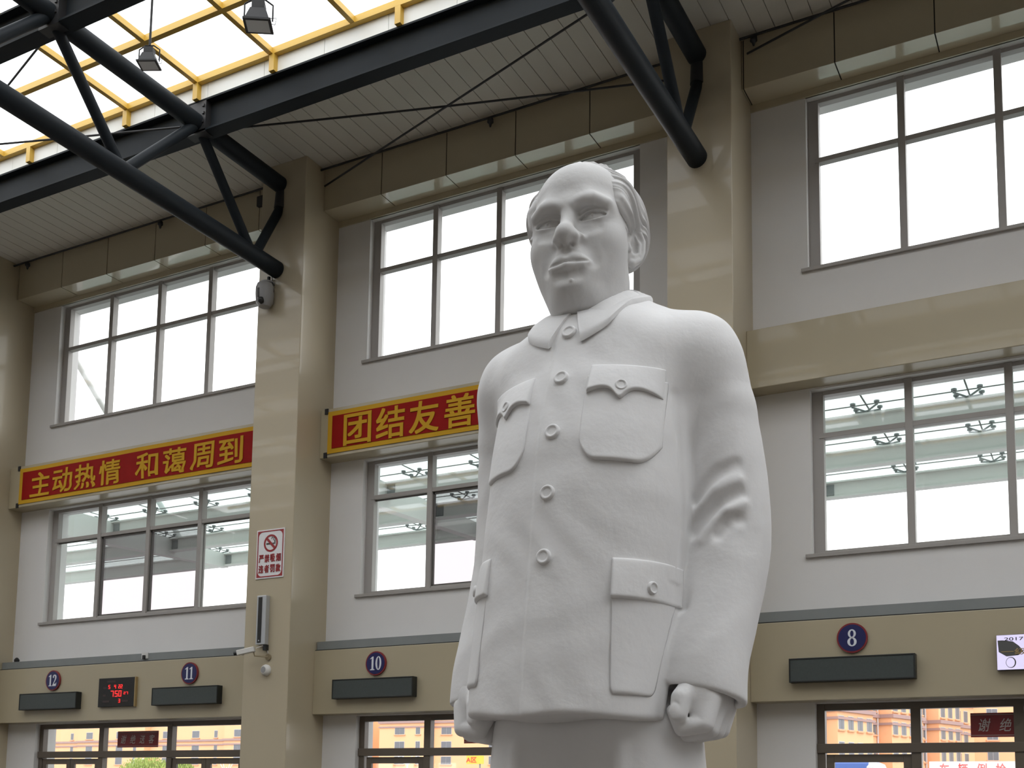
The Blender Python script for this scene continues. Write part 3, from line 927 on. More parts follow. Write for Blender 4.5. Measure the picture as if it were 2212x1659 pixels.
block('a', -229, 190, 90, 14, 18.5, 0.0, W1, rows, (13.2,), 'orange apartment block seen through the left bay doors', proj=((10, 32), (56, 73)))
W2 = [(5, 2.4), (9.4, 1.1), (15, 2.4), (25.5, 1.5), (30.5, 2.4), (34, 1.1), (41, 2.4), (48, 2.2)]
block('b', -133, 192, 52, 14, 19.5, 0.0, W2, rows, (16.3,), 'orange apartment block seen through the middle doors', proj=((0, 11.5), (29, 44)))
W3 = [(1.5 + 2.15 * k, 1.25) for k in range(20)]
block('c', -31.6, 128, 45, 14, 15.2, R_(72), W3, (4.0, 7.0, 10.0, 12.9), (12.1,), 'orange apartment block receding behind the right bay doors', proj=((5, 13.2), (17.8, 26.0), (30.5, 36.8)))
W4 = [(4, 1.6), (9, 1.6), (14, 1.6), (20, 1.6), (26, 1.6), (31, 1.6)]
block('d', -24.5, 176, 40, 14, 26, R_(20), W4, (5.0, 8.0, 11.0, 14.0, 17, 20), (18,), 'distant tall orange block behind the red plaque at the right', proj=((0, 6),))
# tree, lamps, bus, signs in the forecourt
def tree(x, y, h, r, seed, label):
    t = thing('willow_tree', (x, y, 0), label, 'tree', 'trees in the forecourt')
    rnd = random.Random(seed)
    tr = MB().tube([(x, y, -.05), (x + .1, y, h * .35), (x, y, h * .75)], [.14, .10, .05], 8)
    for k in range(6):
        a = k * 1.05
        tr.tube([(x, y, h * .35), (x + r * .5 * math.cos(a), y + r * .5 * math.sin(a), h * .75)], [.05, .02], 6)
    tr.build('trunk', 'bark', t)
    mb = MB()
    for k in range(5200):
        a, u = rnd.uniform(0, 6.283), rnd.random() ** .45
        zz = rnd.uniform(-1, 1)
        q = math.sqrt(max(0, 1 - zz * zz)) * u * r * rnd.uniform(.75, 1.1)
        c = Vector((x + q * math.cos(a), y + q * math.sin(a), h * .68 + zz * h * .34 * u))
        d = Vector((rnd.uniform(-.4, .4), rnd.uniform(-.4, .4), -1)).normalized() * rnd.uniform(.2, .34)
        s = d.cross(Vector((rnd.uniform(-1, 1), rnd.uniform(-1, 1), .1))).normalized() * .05
        mb.quad(c, c + d * .5 + s, c + d, c + d * .5 - s)
    mb.build('foliage', 'leaf_green', t)
tree(-72.8, 70, 4.7, 2.6, 1, 'pale green willow behind the left doors')
tree(-68.6, 70, 4.4, 1.0, 2, 'smaller pale green tree behind the right-hand left-bay door')
def lamp_post(x, y, label):
    t = thing('lamp_post', (x, y, 0), label, 'street lamp', 'white branching lamp posts in the forecourt')
    MB().tube([(x, y, -.05), (x, y, 4.3)], .06, 8).build('pole', 'bus_white', t)
    for s, h in ((-1, 4.75), (1, 4.75), (-.6, 5.1), (.6, 5.1)):
        MB().tube([(x, y, 4.0), (x + s * .5, y, 4.2), (x + s * .9, y, h)], .035, 6).build('arm', 'bus_white', t)
        MB().lathe([(.02, -.05), (.16, -.02), (.2, .06), (.1, .13), (.02, .15)], (x + s * 1.0, y, h), 10).build('lamp_head', 'bus_white', t)
lamp_post(-80.4, 88, 'white lamp post behind the right-hand leaf of the left doors')
lamp_post(-92.8, 88, 'white lamp post in front of the willow')
lamp_post(-47.7, 72, 'white lamp post behind the middle doors')
def bus():
    x0, y0 = -13.3, 42.0
    t = thing('bus', (x0, y0, 0), 'blue and white bus parked beyond the right bay door', 'bus')
    MB().box(x0, x0 + 5.6, y0, y0 + 2.5, .35, 3.1).build('body', 'bus_white', t, bevel=.2)
    MB().box(x0 - .02, x0 + 5.4, y0 - .02, y0 + 2.52, 2.35, 3.16).build('roof_panel', 'bus_blue', t, bevel=.15)
    for k in range(4):
        MB().box(x0 + .4 + k * 1.3, x0 + 1.5 + k * 1.3, y0 - .03, y0 + .1, 1.35, 2.25).build('window', 'house_glass', t)
    for x in (1.1, 4.4):
        for y in (.1, 2.4):
            MB().lathe([(.1, -.13), (.42, -.13), (.45, 0), (.42, .13), (.1, .13)], (x0 + x, y0 + y, .40), 20, 'Y').build('wheel', 'black_paint', t)
bus()
st = thing('inspection_sign', (-5.5, 52, 0), 'white signboard with red characters beyond the right doors', 'sign')
MB().box(-7.25, -3.70, 52, 52.15, 1.9, 3.43).build('board', 'sign_white', st)
for k, c in enumerate('车辆例检'):
    text('lettering', c, 'bright_red', -6.63 + .755 * k, 51.99, 3.08, .52, st, bold=.012, width=.38)
for x in (-7.0, -3.95):
    MB().box(x - .08, x + .08, 52.15, 52.3, -.05, 3.3).build('post', 'trim_grey', st)
zt = thing('zone_sign', (-58.3, 100, 0), 'small yellow sign with a red letter beyond the middle doors', 'sign')
MB().box(-59.0, -57.1, 100, 100.3, 5.0, 5.85).build('panel', 'bright_yellow', zt)
MB().tube([(-57.5, 100.2, -.05), (-57.5, 100.2, 5.1)], .08, 8).build('post', 'trim_grey', zt)
text('lettering', 'A区', 'bright_red', -58.4, 99.98, 5.42, .55, zt, bold=.02, width=1.2)
# ------------------------------------------------------------------ the statue
mat('statue_white', (0.77, 0.765, 0.765), 0.6, spec=0.3, noise=(5, 0.05), bump=(26, 0.09))
mat('statue_skin', (0.66, 0.655, 0.65), 0.6, spec=0.3, noise=(7, 0.03), bump=(60, 0.05))
mat('pedestal_stone', (0.30, 0.29, 0.28), 0.4, noise=(20, 0.2))
ST_S = 1.82
ST_P = np.array([-1.373, 3.124, 0.32])
statue = thing('statue', tuple(ST_P), 'large white statue of a standing man in a buttoned jacket with four pockets', 'statue')
def smin(a, b, k):
    h = np.maximum(k - np.abs(a - b), 0.0) / k
    return np.minimum(a, b) - h * h * k * 0.25
def smax(a, b, k):
    return -smin(-a, -b, k)
class Field:
    def __init__(self, lo, hi, h):
        self.lo = np.array(lo, float); self.h = h
        self.n = np.ceil((np.array(hi) - self.lo) / h).astype(int) + 1
        self.F = np.full(self.n, 1.0, np.float32)
    def axes(self, lo, hi):
        s = []; ax = []
        for i in range(3):
            a = max(0, int(math.floor((lo[i] - self.lo[i]) / self.h)))
            b = min(self.n[i], int(math.ceil((hi[i] - self.lo[i]) / self.h)) + 1)
            a = min(a, self.n[i]); b = max(a, b)
            s.append(slice(a, b))
            sh = [1, 1, 1]; sh[i] = -1
            ax.append((self.lo[i] + self.h * np.arange(a, b)).astype(np.float32).reshape(sh))
        return tuple(s), ax
    def op(self, fn, lo, hi, k, mode='add'):
        s, ax = self.axes(np.array(lo) - 2 * k - .008, np.array(hi) + 2 * k + .008)
        d = fn(*ax)
        A = self.F[s]
        if A.size == 0: return
        if mode == 'add': self.F[s] = smin(A, d, k)
        elif mode == 'cut': self.F[s] = smax(A, -d, k)
        else: self.F[s] = smax(A, d, k)
    def ell(self, c, r, k=.01, mode='add', rot=None):
        c = np.array(c, float); r = np.array(r, float)
        R = None
        if rot is not None:
            R = np.array(Matrix.Rotation(rot[1], 3, rot[0]))
        def fn(x, y, z):
            px, py, pz = x - c[0], y - c[1], z - c[2]
            if R is not None:
                px, py, pz = (R[0, 0] * px + R[1, 0] * py + R[2, 0] * pz, R[0, 1] * px + R[1, 1] * py + R[2, 1] * pz, R[0, 2] * px + R[1, 2] * py + R[2, 2] * pz)
            k0 = np.sqrt((px / r[0]) ** 2 + (py / r[1]) ** 2 + (pz / r[2]) ** 2)
            k1 = np.sqrt((px / r[0] ** 2) ** 2 + (py / r[1] ** 2) ** 2 + (pz / r[2] ** 2) ** 2) + 1e-9
            return k0 * (k0 - 1) / k1
        m = r.max() if rot is not None else r
        self.op(fn, c - m, c + m, k, mode)
    def chain(self, pts, k=.01, mode='add'):
        """a chain of round cones: (x, y, z, r)"""
        P = np.array(pts, float)
        def fn(x, y, z):
            best = None
            for a, b in zip(P, P[1:]):
                ab = b[:3] - a[:3]; L = max(ab @ ab, 1e-12)
                px, py, pz = x - a[0], y - a[1], z - a[2]
                t = np.clip((px * ab[0] + py * ab[1] + pz * ab[2]) / L, 0, 1)
                d = np.sqrt((px - t * ab[0]) ** 2 + (py - t * ab[1]) ** 2 + (pz - t * ab[2]) ** 2) - (a[3] + t * (b[3] - a[3]))
                best = d if best is None else np.minimum(best, d)
            return best
        r = P[:, 3].max()
        self.op(fn, P[:, :3].min(0) - r, P[:, :3].max(0) + r, k, mode)
    def mesh(self):
        """naive surface nets"""
        F = self.F
        I = F < 0
        c = np.zeros(np.array(F.shape) - 1, np.uint8)
        for i in (0, 1):
            for j in (0, 1):
                for k in (0, 1):
                    c += I[i:F.shape[0] - 1 + i, j:F.shape[1] - 1 + j, k:F.shape[2] - 1 + k]
        act = (c > 0) & (c < 8)
        idx = np.argwhere(act)
        vid = np.full(act.shape, -1, np.int32)
        vid[act] = np.arange(len(idx))
        acc = np.zeros((len(idx), 3)); cnt = np.zeros(len(idx))
        corners = [(i, j, k) for i in (0, 1) for j in (0, 1) for k in (0, 1)]
        val = {q: F[idx[:, 0] + q[0], idx[:, 1] + q[1], idx[:, 2] + q[2]] for q in corners}
        for a in corners:
            for ax in range(3):
                if a[ax] == 0:
                    b = list(a); b[ax] = 1; b = tuple(b)
                    va, vb = val[a], val[b]
                    cr = (va < 0) != (vb < 0)
                    t = np.where(cr, va / np.where(cr, va - vb, 1), 0)
                    p = np.tile(np.array(a, float), (len(idx), 1)); p[:, ax] += t
                    acc[cr] += p[cr]; cnt[cr] += 1
        V = self.lo + self.h * (idx + acc / cnt[:, None])
        quads = []
        for ax in range(3):
            u, w = (ax + 1) % 3, (ax + 2) % 3
            sl0 = [slice(None)] * 3; sl1 = [slice(None)] * 3
            sl0[ax] = slice(0, -1); sl1[ax] = slice(1, None)
            A, B = I[tuple(sl0)], I[tuple(sl1)]
            e = np.argwhere(A != B)
            e = e[(e[:, u] > 0) & (e[:, w] > 0) & (e[:, u] < F.shape[u] - 1) & (e[:, w] < F.shape[w] - 1)]
            inside = A[e[:, 0], e[:, 1], e[:, 2]]
            def at(du, dw):
                q = e.copy(); q[:, u] -= du; q[:, w] -= dw
                return vid[q[:, 0], q[:, 1], q[:, 2]]
            q = np.stack([at(0, 0), at(1, 0), at(1, 1), at(0, 1)], 1)
            q[~inside] = q[~inside][:, ::-1]
            quads.append(q)
        return V, np.concatenate(quads)
def to_world(V):
    return ST_P + ST_S * V
def mesh_obj(name, V, Q, m, parent, smooth=True):
    me = bpy.data.meshes.new(name)
    me.vertices.add(len(V)); me.vertices.foreach_set('co', np.asarray(V, np.float32).ravel())
    n = Q.shape[1]
    me.loops.add(len(Q) * n); me.loops.foreach_set('vertex_index', np.asarray(Q, np.int32).ravel())
    me.polygons.add(len(Q)); me.polygons.foreach_set('loop_start', np.arange(0, len(Q) * n, n, dtype=np.int32))
    me.polygons.foreach_set('use_smooth', np.full(len(Q), smooth))
    me.update(calc_edges=True)
    me.validate()
    me.materials.append(MATS[m])
    o = bpy.data.objects.new(name, me)
    COL.objects.link(o)
    if parent is not None:
        o.parent = parent
        o.matrix_parent_inverse = Matrix.Translation(-parent.location)
    return o
def relax(V, Q, it=2, lam=.5):
    for _ in range(it):
        S = np.zeros_like(V); N = np.zeros(len(V))
        for i in range(4):
            a, b = Q[:, i], Q[:, (i + 1) % 4]
            np.add.at(S, a, V[b]); np.add.at(N, a, 1)
            np.add.at(S, b, V[a]); np.add.at(N, b, 1)
        V = V + lam * (S / np.maximum(N, 1)[:, None] - V)
    return V

# ---- head (own frame: x to his left, -y forward, origin between the eyes; metres of a life-size head)
HQ = dict(y=0.124, p=-0.01, r=-0.035, k=1.121, c=np.array([-.0215, -.03, 1.659]))
def head_rot():
    cy_, sy, cp, sp, cr, sr = math.cos(HQ['y']), math.sin(HQ['y']), math.cos(HQ['p']), math.sin(HQ['p']), math.cos(HQ['r']), math.sin(HQ['r'])
    return np.array([[cy_, -sy, 0], [sy, cy_, 0], [0, 0, 1]]) @ np.array([[1, 0, 0], [0, cp, -sp], [0, sp, cp]]) @ np.array([[cr, 0, sr], [0, 1, 0], [-sr, 0, cr]])
HR = head_rot()
def head_world(V):
    return to_world((V @ HR.T) * HQ['k'] + HQ['c'])
H = Field((-.108, -.138, -.235), (.108, .13, .14), .0012)
def surf(x, z):
    """front of the face at (x, z)"""
    i = int(round((x - H.lo[0]) / H.h)); k = int(round((z - H.lo[2]) / H.h))
    col = H.F[i, :, k]
    j = int(np.argmax(col < 0))
    a, b = col[j - 1], col[j]
    return H.lo[1] + H.h * (j - 1 + a / (a - b))
def raise_(pts, k):
    """pts (x, z, r, how far it stands out) laid on the face"""
    H.chain([(x, surf(x, z) + r - p, z, r) for x, z, r, p in pts], k)
def groove(pts, k):
    """pts (x, z, r, depth)"""
    H.chain([(x, surf(x, z) - r + d, z, r) for x, z, r, d in pts], k, 'cut')
def both(fn):
    for s in (-1, 1): fn(s)
H.ell((0, .014, .038), (.0715, .088, .079), .03)
H.ell((0, -.024, .041), (.063, .060, .061), .03)
H.ell((0, -.020, -.024), (.0655, .058, .068), .03)
both(lambda s: H.ell((s * .040, -.042, -.036), (.030, .033, .036), .03))
both(lambda s: H.ell((s * .034, -.012, -.076), (.026, .038, .034), .03))
H.ell((0, -.034, -.080), (.046, .055, .038), .03)
H.ell((0, -.070, -.103), (.024, .023, .019), .025)
H.ell((0, -.028, -.118), (.042, .046, .028), .03)
H.chain([(.006, .016, -.08, .052), (.014, .024, -.24, .058)], .03)
# brow ridge and sockets
both(lambda s: H.chain([(s * .008, -.0760, .0140, .010), (s * .028, -.0755, .0195, .0110), (s * .050, -.0620, .0145, .010)], .024))
both(lambda s: H.ell((s * .034, -.0895, .0000), (.024, .0175, .0130), .012, 'cut'))
both(lambda s: H.ell((s * .0165, -.0895, .000), (.0085, .0135, .013), .012, 'cut'))
# nose
H.chain([(0, -.0790, .010, .0076), (0, -.0890, -.009, .0086), (0, -.0985, -.0295, .0108)], .014)
H.ell((0, -.1000, -.0372), (.0152, .0140, .0125), .011)
both(lambda s: H.ell((s * .0162, -.0880, -.0412), (.0102, .0128, .0098), .008))
H.ell((0, -.0950, -.0472), (.0065, .0110, .0060), .007)
both(lambda s: H.ell((s * .0078, -.0955, -.0520), (.0042, .0068, .0042), .003, 'cut'))
both(lambda s: groove([(s * .0220, -.0350, .0022, .0016), (s * .0255, -.0420, .0022, .0020), (s * .0235, -.0490, .0022, .0016)], .006))
# eyes: lid ball, almond opening, eyeball
EC = (.0340, -.0605, -.0025)
def lid_fn(s):
    H.ell((s * EC[0], EC[1], EC[2]), (.0230, .0200, .0140), .006)
    def opening(x, y, z):
        q = (s * x - EC[0]) / .0205
        e = np.clip(1 - q * q, 0, 1)
        tilt = .0006 * q
        up = z - (EC[2] + tilt + .0076 * e ** .6)
        dn = (EC[2] + tilt - .0002 - .0056 * e ** .8) - z
        side = (np.abs(q) - 1) * .0205
        d = np.maximum(np.maximum(up, dn), side)
        return np.maximum(d, y + .050)
    H.op(opening, (min(s * .012, s * .056), -.10, -.012), (max(s * .012, s * .056), -.05, .010), .0018, 'cut')
    H.ell((s * EC[0], EC[1] + .0012, EC[2] - .001), (.0225, .0135, .0150), .0008)
    H.ell((s * EC[0] - .001, EC[1] - .0116, EC[2] + .0015), (.0052, .0016, .0054), .0006)
    H.ell((s * EC[0] - .001, EC[1] - .0138, EC[2] + .0015), (.0024, .0024, .0026), .0006, 'cut')
both(lid_fn)
# fold above the upper lid, bag under the lower one
both(lambda s: groove([(s * .0160, .0060, .0016, .0014), (s * .0250, .0105, .0018, .0018), (s * .0360, .0110, .0018, .0018), (s * .0480, .0075, .0016, .0016), (s * .0545, .0030, .0014, .0012)], .004))
both(lambda s: groove([(s * .0210, -.0210, .0050, .0007), (s * .0330, -.0235, .0055, .0008), (s * .0450, -.0210, .0050, .0005)], .010))
# eyebrows
both(lambda s: raise_([(s * .0110, .0140, .0045, .0012), (s * .0230, .0195, .0060, .0014), (s * .0390, .0225, .0060, .0014), (s * .0570, .0160, .0040, .0008)], .009))
# muzzle, folds and lips
H.ell((0, -.062, -.072), (.037, .028, .027), .020)
both(lambda s: groove([(s * .0265, -.050, .0060, .0012), (s * .0350, -.062, .0065, .0013), (s * .0400, -.074, .0060, .0007)], .014))
both(lambda s: raise_([(0, -.0710, .0048, .0015), (s * .0080, -.0695, .0050, .0019), (s * .0190, -.0725, .0046, .0016), (s * .0295, -.0770, .0024, .0004)], .006))
both(lambda s: raise_([(0, -.0848, .0056, .0028), (s * .0100, -.0846, .0052, .0025), (s * .0220, -.0815, .0036, .0010), (s * .0280, -.0785, .0024, .0003)], .007))
both(lambda s: groove([(0, -.0782, .0016, .0022), (s * .0090, -.0774, .0016, .0022), (s * .0200, -.0778, .0017, .0024), (s * .0305, -.0765, .0020, .0024)], .0026))
groove([(0, -.0575, .0030, .0010), (0, -.0660, .0034, .0012)], .006)
groove([(-.017, -.0960, .0060, .0014), (0, -.0980, .0070, .0022), (.017, -.0960, .0060, .0014)], .012)
raise_([(.0050, -.1050, .0030, .0022), (.0052, -.1051, .0030, .0022)], .0015)
# ears
def ear(s):
    c = np.array([.0735, .011, -.017]); e = np.array([.62, .785, 0]); nn = np.array([.785, -.62, 0]); zz = np.array([0, 0, 1.0])
    def P(a, b, o, r):
        q = c + e * a + zz * b + nn * o
        return (s * q[0], q[1], q[2], r)
    H.ell((s * c[0], c[1], c[2] + .001), (.0055, .0175, .0290), .005, rot=('Z', -s * R_(38)))
    H.chain([P(-.013, .004, .003, .0030), P(-.011, .017, .003, .0034), P(-.002, .0265, .003, .0038), P(.010, .024, .003, .0040), P(.0165, .011, .003, .0040), P(.0155, -.006, .003, .0038), P(.0095, -.019, .002, .0044), P(-.004, -.028, .001, .0064)], .0035)
    q = c + nn * .0085 + e * .0005 + zz * -.002
    H.ell((s * q[0], q[1], q[2]), (.0100, .0100, .0140), .003, 'cut')
    q = c + nn * .0085 + e * .004 + zz * .013
    H.ell((s * q[0], q[1], q[2]), (.0080, .0075, .0085), .003, 'cut')
    H.chain([P(.002, .016, .003, .0017), P(.0085, .004, .0035, .0021), P(.0065, -.011, .0035, .0022), P(-.002, -.018, .003, .0024)], .003)
    H.chain([P(-.0135, -.002, .004, .0036), P(-.012, -.008, .005, .0040)], .003)
both(ear)
V, Q = H.mesh()
V = relax(V, Q, 1)
head = mesh_obj('head', head_world(V), Q, 'statue_skin', statue)
# ---- hair: swept back from a high forehead, full over the ears
HA = Field((-.112, -.095, -.10), (.112, .135, .15), .0012)
HA.ell((0, .019, .043), (.0775, .0935, .0845), .02)
both(lambda s: HA.ell((s * .061, .000, .036), (.023, .052, .040), .025))
both(lambda s: HA.ell((s * .050, .050, .020), (.030, .044, .044), .03))
def hair_region(x, y, z):
    ax = np.abs(x)
    top = -.050 + .20 * ax                       # high forehead, receding at the temples
    t = np.clip((z - .062) / .035, 0, 1); t = t * t * (3 - 2 * t)
    line = -.054 * (1 - t) + top * t             # down the side in front of the ear
    low = np.clip((.016 - z) / .052, 0, 1)
    line = line + .072 * low ** 1.1
    wob = .003 * np.sin(z * 210) * np.clip((z + .02) / .04, 0, 1)
    return np.maximum(line - y + wob, (-.062 - z) + 0.0 * x)
HA.op(hair_region, (-.2, -.2, -.2), (.2, .2, .2), .008, 'clip')
# room for the ears
both(lambda s: HA.ell((s * .088, .009, -.020), (.026, .025, .030), .006, 'cut'))
V, Q = HA.mesh()
V = relax(V, Q, 1)
C0 = np.array([0, .022, .04])
N = V - C0; N /= np.linalg.norm(N, axis=1)[:, None]
x, y, z = V.T
sgn = np.sign(x)
# locks sweep back and curl down over the ear
wv = .011 * np.sin(y * 44 + 1.3 * sgn + 18 * z) + .007 * np.sin(z * 58 - 30 * y) + .004 * np.sin(110 * y + 40 * z)
s1 = z + .60 * y + 3.6 * y * y + wv
top = np.clip((z - .092) / .03, 0, 1)
s2 = x * 1.1 + .010 * np.sin(y * 40) + .004 * np.sin(y * 90 + x * 50)
def lock(q): return np.abs(np.sin(q)) ** .55 * 2 - 1.3
amp = .75 + .45 * np.sin(34 * y + 52 * z + 2) * np.sin(41 * z - 20 * y)
w1 = lock(s1 * math.pi / .0235) * amp + .30 * np.sin(s1 * 2 * math.pi / .0105 + 1.2 + 22 * y)
w2 = lock(s2 * math.pi / .024) + .5 * np.sin(s2 * 2 * math.pi / .012 + 9 * y)
edge = np.clip((y + .055) / .03, .4, 1)
V = V + N * (.0052 * (w1 * (1 - top) + .5 * w2 * top) * edge)[:, None]
mesh_obj('hair', head_world(V), Q, 'statue_skin', head)

# ---- jacket (statue frame: u to his left, v back, h up; life-size metres)
PROF = np.array([  # h, half width, front v, back v
    (.60, .168, -.235, .130), (.815, .168, -.238, .130), (.95, .170, -.228, .130), (1.067, .172, -.214, .128), (1.17, .173, -.204, .126), (1.27, .170, -.190, .128),
    (1.367, .168, -.160, .128), (1.43, .160, -.130, .118), (1.47, .142, -.112, .105), (1.50, .10, -.095, .09), (1.60, .03, -.03, .03)])
PH = np.linspace(.60, 1.60, 401)
PD = [np.interp(PH, PROF[:, 0], PROF[:, k]) for k in (1, 2, 3)]
kern = np.exp(-np.linspace(-2, 2, 33) ** 2); kern /= kern.sum()
PD = [np.convolve(np.pad(q, 16, mode='edge'), kern, 'valid') for q in PD]
J = Field((-.33, -.30, .800), (.33, .20, 1.56), .0028)
def torso(x, y, z):
    hz = z.ravel()
    a = np.interp(hz, PH, PD[0]).astype(np.float32).reshape(z.shape)
    f = np.interp(hz, PH, PD[1]).astype(np.float32).reshape(z.shape)
    b = np.interp(hz, PH, PD[2]).astype(np.float32).reshape(z.shape)
    c = (f + b) / 2; r = (b - f) / 2
    p = 2.35
    xo = np.interp(hz, [.815, .95, 1.067, 1.17], [-.018, -.012, -.004, .003]).astype(np.float32).reshape(z.shape)
    q = ((np.abs(x - xo) / a) ** p + (np.abs(y - c) / r) ** p) ** (1 / p)
    return (q - 1) * np.minimum(a, r) * .92
J.op(torso, (-.4, -.4, .7), (.4, .4, 1.5), .03)
ARM = {
    1: [(.166, .012, 1.438, .056), (.184, .014, 1.395, .060), (.196, .018, 1.335, .063), (.211, .020, 1.22, .066), (.217, .014, 1.11, .066), (.211, -.016, 1.0, .061), (.204, -.044, .91, .058), (.202, -.056, .80, .060)],
    -1: [(-.166, .012, 1.438, .056), (-.180, .014, 1.395, .058), (-.187, .018, 1.335, .058), (-.190, .020, 1.22, .058), (-.193, .014, 1.11, .057), (-.198, -.012, 1.0, .056), (-.204, -.036, .91, .055), (-.206, -.046, .80, .057)],
}
for s in (-1, 1):
    J.chain([(s * .03, .018, 1.496, .055), (s * .094, .015, 1.476, .056), (s * .166, .012, 1.438, .056)], .045)
for s in (-1, 1):
    J.chain([(s * .05, -.045, 1.435, .062), (s * .11, -.035, 1.420, .062), (s * .155, -.010, 1.415, .060)], .05)
def smooth(pts, n=4):
    P = np.array(pts, float)
    Q = np.vstack([2 * P[0] - P[1], P, 2 * P[-1] - P[-2]])
    out = []
    for i in range(1, len(Q) - 2):
        for t in np.arange(n) / n:
            a, b, c, d = Q[i - 1], Q[i], Q[i + 1], Q[i + 2]
            out.append(.5 * (2 * b + (c - a) * t + (2 * a - 5 * b + 4 * c - d) * t * t + (3 * b - a - 3 * c + d) * t ** 3))
    out.append(P[-1])
    return out
for s in (-1, 1):
    A = smooth(ARM[s])
    J.chain(A[:9], .045)
    J.chain(A[8:], .010)
J.chain(smooth([(.205, .006, 1.12, .052), (.193, -.022, 1.0, .052), (.181, -.054, .91, .052), (.176, -.066, .80, .054)]), .012)
def neck_hole(x, y, z):
    r = (np.sqrt(((x + .008) / .064) ** 2 + ((y + .014) / .078) ** 2) - 1) * .064
    return np.maximum(r, 1.468 + .50 * np.clip(y + .09, 0, 1) - z)
J.op(neck_hole, (-.09, -.11, 1.42), (.09, .09, 1.60), .008, 'cut')
# creases
for s in (-1, 1):
    J.chain([(s * .166, -.088, 1.34, .003), (s * .170, -.078, 1.26, .004), (s * .172, -.072, 1.0, .004)], .014, 'cut')
def fold(pts, k=.016, mode='cut'):
    J.chain(pts, k, mode)
def arm_pt(u, h, out=0.0):
    """front surface of the left sleeve"""
    i = int(round((u - J.lo[0]) / J.h)); k = int(round((h - J.lo[2]) / J.h))
    col = J.F[i, :, k]
    j = int(np.argmax(col < 0))
    return J.lo[1] + J.h * j - out
FOLDS = [((.183, 1.176), (.246, 1.230), .010, 'cut'), ((.183, 1.156), (.248, 1.204), .008, 'add'), ((.180, 1.126), (.252, 1.182), .0105, 'cut'), ((.194, 1.110), (.254, 1.164), .009, 'add'), ((.220, 1.116), (.252, 1.140), .008, 'cut')]
for a, b, r, mode in FOLDS:
    pts = []
    for k in range(7):
        t = k / 6
        u, h = a[0] + t * (b[0] - a[0]), a[1] + t * (b[1] - a[1]) + .008 * math.sin(math.pi * t)
        rr = r * (.45 + .55 * math.sin(math.pi * min(1, .15 + .85 * t)))
        pts.append((u, arm_pt(u, h, r * .35 if mode == 'cut' else -r * .3), h, rr))
    fold(pts, .014, mode)
# cuffs: cut the sleeves off and hollow them
CUFF = {1: ((.198, -.056, .862), (.16, .22, 1.0)), -1: ((-.206, -.046, .860), (-.06, .08, 1.0))}
def sleeve_cut(s):
    c, n = CUFF[s]
    n = np.array(n); n = n / np.linalg.norm(n)
    def fn(x, y, z):
        below = (x - c[0]) * n[0] + (y - c[1]) * n[1] + (z - c[2]) * n[2]
        return np.maximum(below, .004 - torso(x, y, z))     # inside where below the plane and outboard of the jacket
    lo = (.10, -.3, .70) if s > 0 else (-.36, -.3, .70)
    hi = (.36, .2, .92) if s > 0 else (-.10, .2, .92)
    J.op(fn, lo, hi, .006, 'cut')
    A = ARM[s]
    J.chain([(A[6][0], A[6][1], A[6][2] + .0, .040), (c[0], c[1], c[2] - .03, .049)], .006, 'cut')
for s in (-1, 1): sleeve_cut(s)
J.chain([(.185, -.062, .905, .036), (.178, -.068, .83, .043)], .006, 'cut')
# hem
def hem(x, y, z):
    return (.824 + .06 * np.clip(-.08 - x, 0, 1) + .20 * np.clip(np.abs(x) - .17, 0, 1) + .0025 * np.sin(x * 37)) - z + 0 * y
J.op(hem, (-.4, -.4, .7), (.4, .4, .9), .008, 'clip')
V, Q = J.mesh()
V = relax(V, Q, 2)
# front overlap: a shallow step left of the buttons, and a slightly wavy hand-finished surface
front = (V[:, 1] < -.04) & (np.abs(V[:, 0]) < .15)
st = 1 / (1 + np.exp(-(V[:, 0] + .026) / .0012))
fade = np.clip((-.05 - V[:, 1]) / .03, 0, 1) * np.clip((.15 - np.abs(V[:, 0])) / .1, 0, 1)
V[:, 1] -= .0035 * st * fade
V[:, 1] += .0011 * np.sin(V[:, 0] * 61 + 2 * np.sin(V[:, 2] * 23)) * np.sin(V[:, 2] * 47 + 3 * np.sin(V[:, 0] * 17))
jacket = mesh_obj('jacket', to_world(V), Q, 'statue_white', statue)
JV = V
# front height map of the jacket for things that lie on it
def jacket_front(u, h):
    ui = np.clip((np.asarray(u) - J.lo[0]) / J.h, 0, J.n[0] - 1.01); hi_ = np.clip((np.asarray(h) - J.lo[2]) / J.h, 0, J.n[2] - 1.01)
    i, k = ui.astype(int), hi_.astype(int)
    out = 0
    for di in (0, 1):
        for dk in (0, 1):
            col = J.F[i + di, :, k + dk]
            j = np.argmax(col < 0, axis=-1)
            a = np.take_along_axis(col, np.maximum(j - 1, 0)[..., None], -1)[..., 0]
            b = np.take_along_axis(col, j[..., None], -1)[..., 0]
            y = J.lo[1] + J.h * (j - a / np.where(a - b == 0, 1, a - b) * -1 - 1)
            y = J.lo[1] + J.h * (j - 1 + a / np.where(a - b == 0, 1, a - b))
            w = (ui - i if di else 1 - (ui - i)) * (hi_ - k if dk else 1 - (hi_ - k))
            out = out + y * w
    return out - .0035 * (np.asarray(u) > -.02)
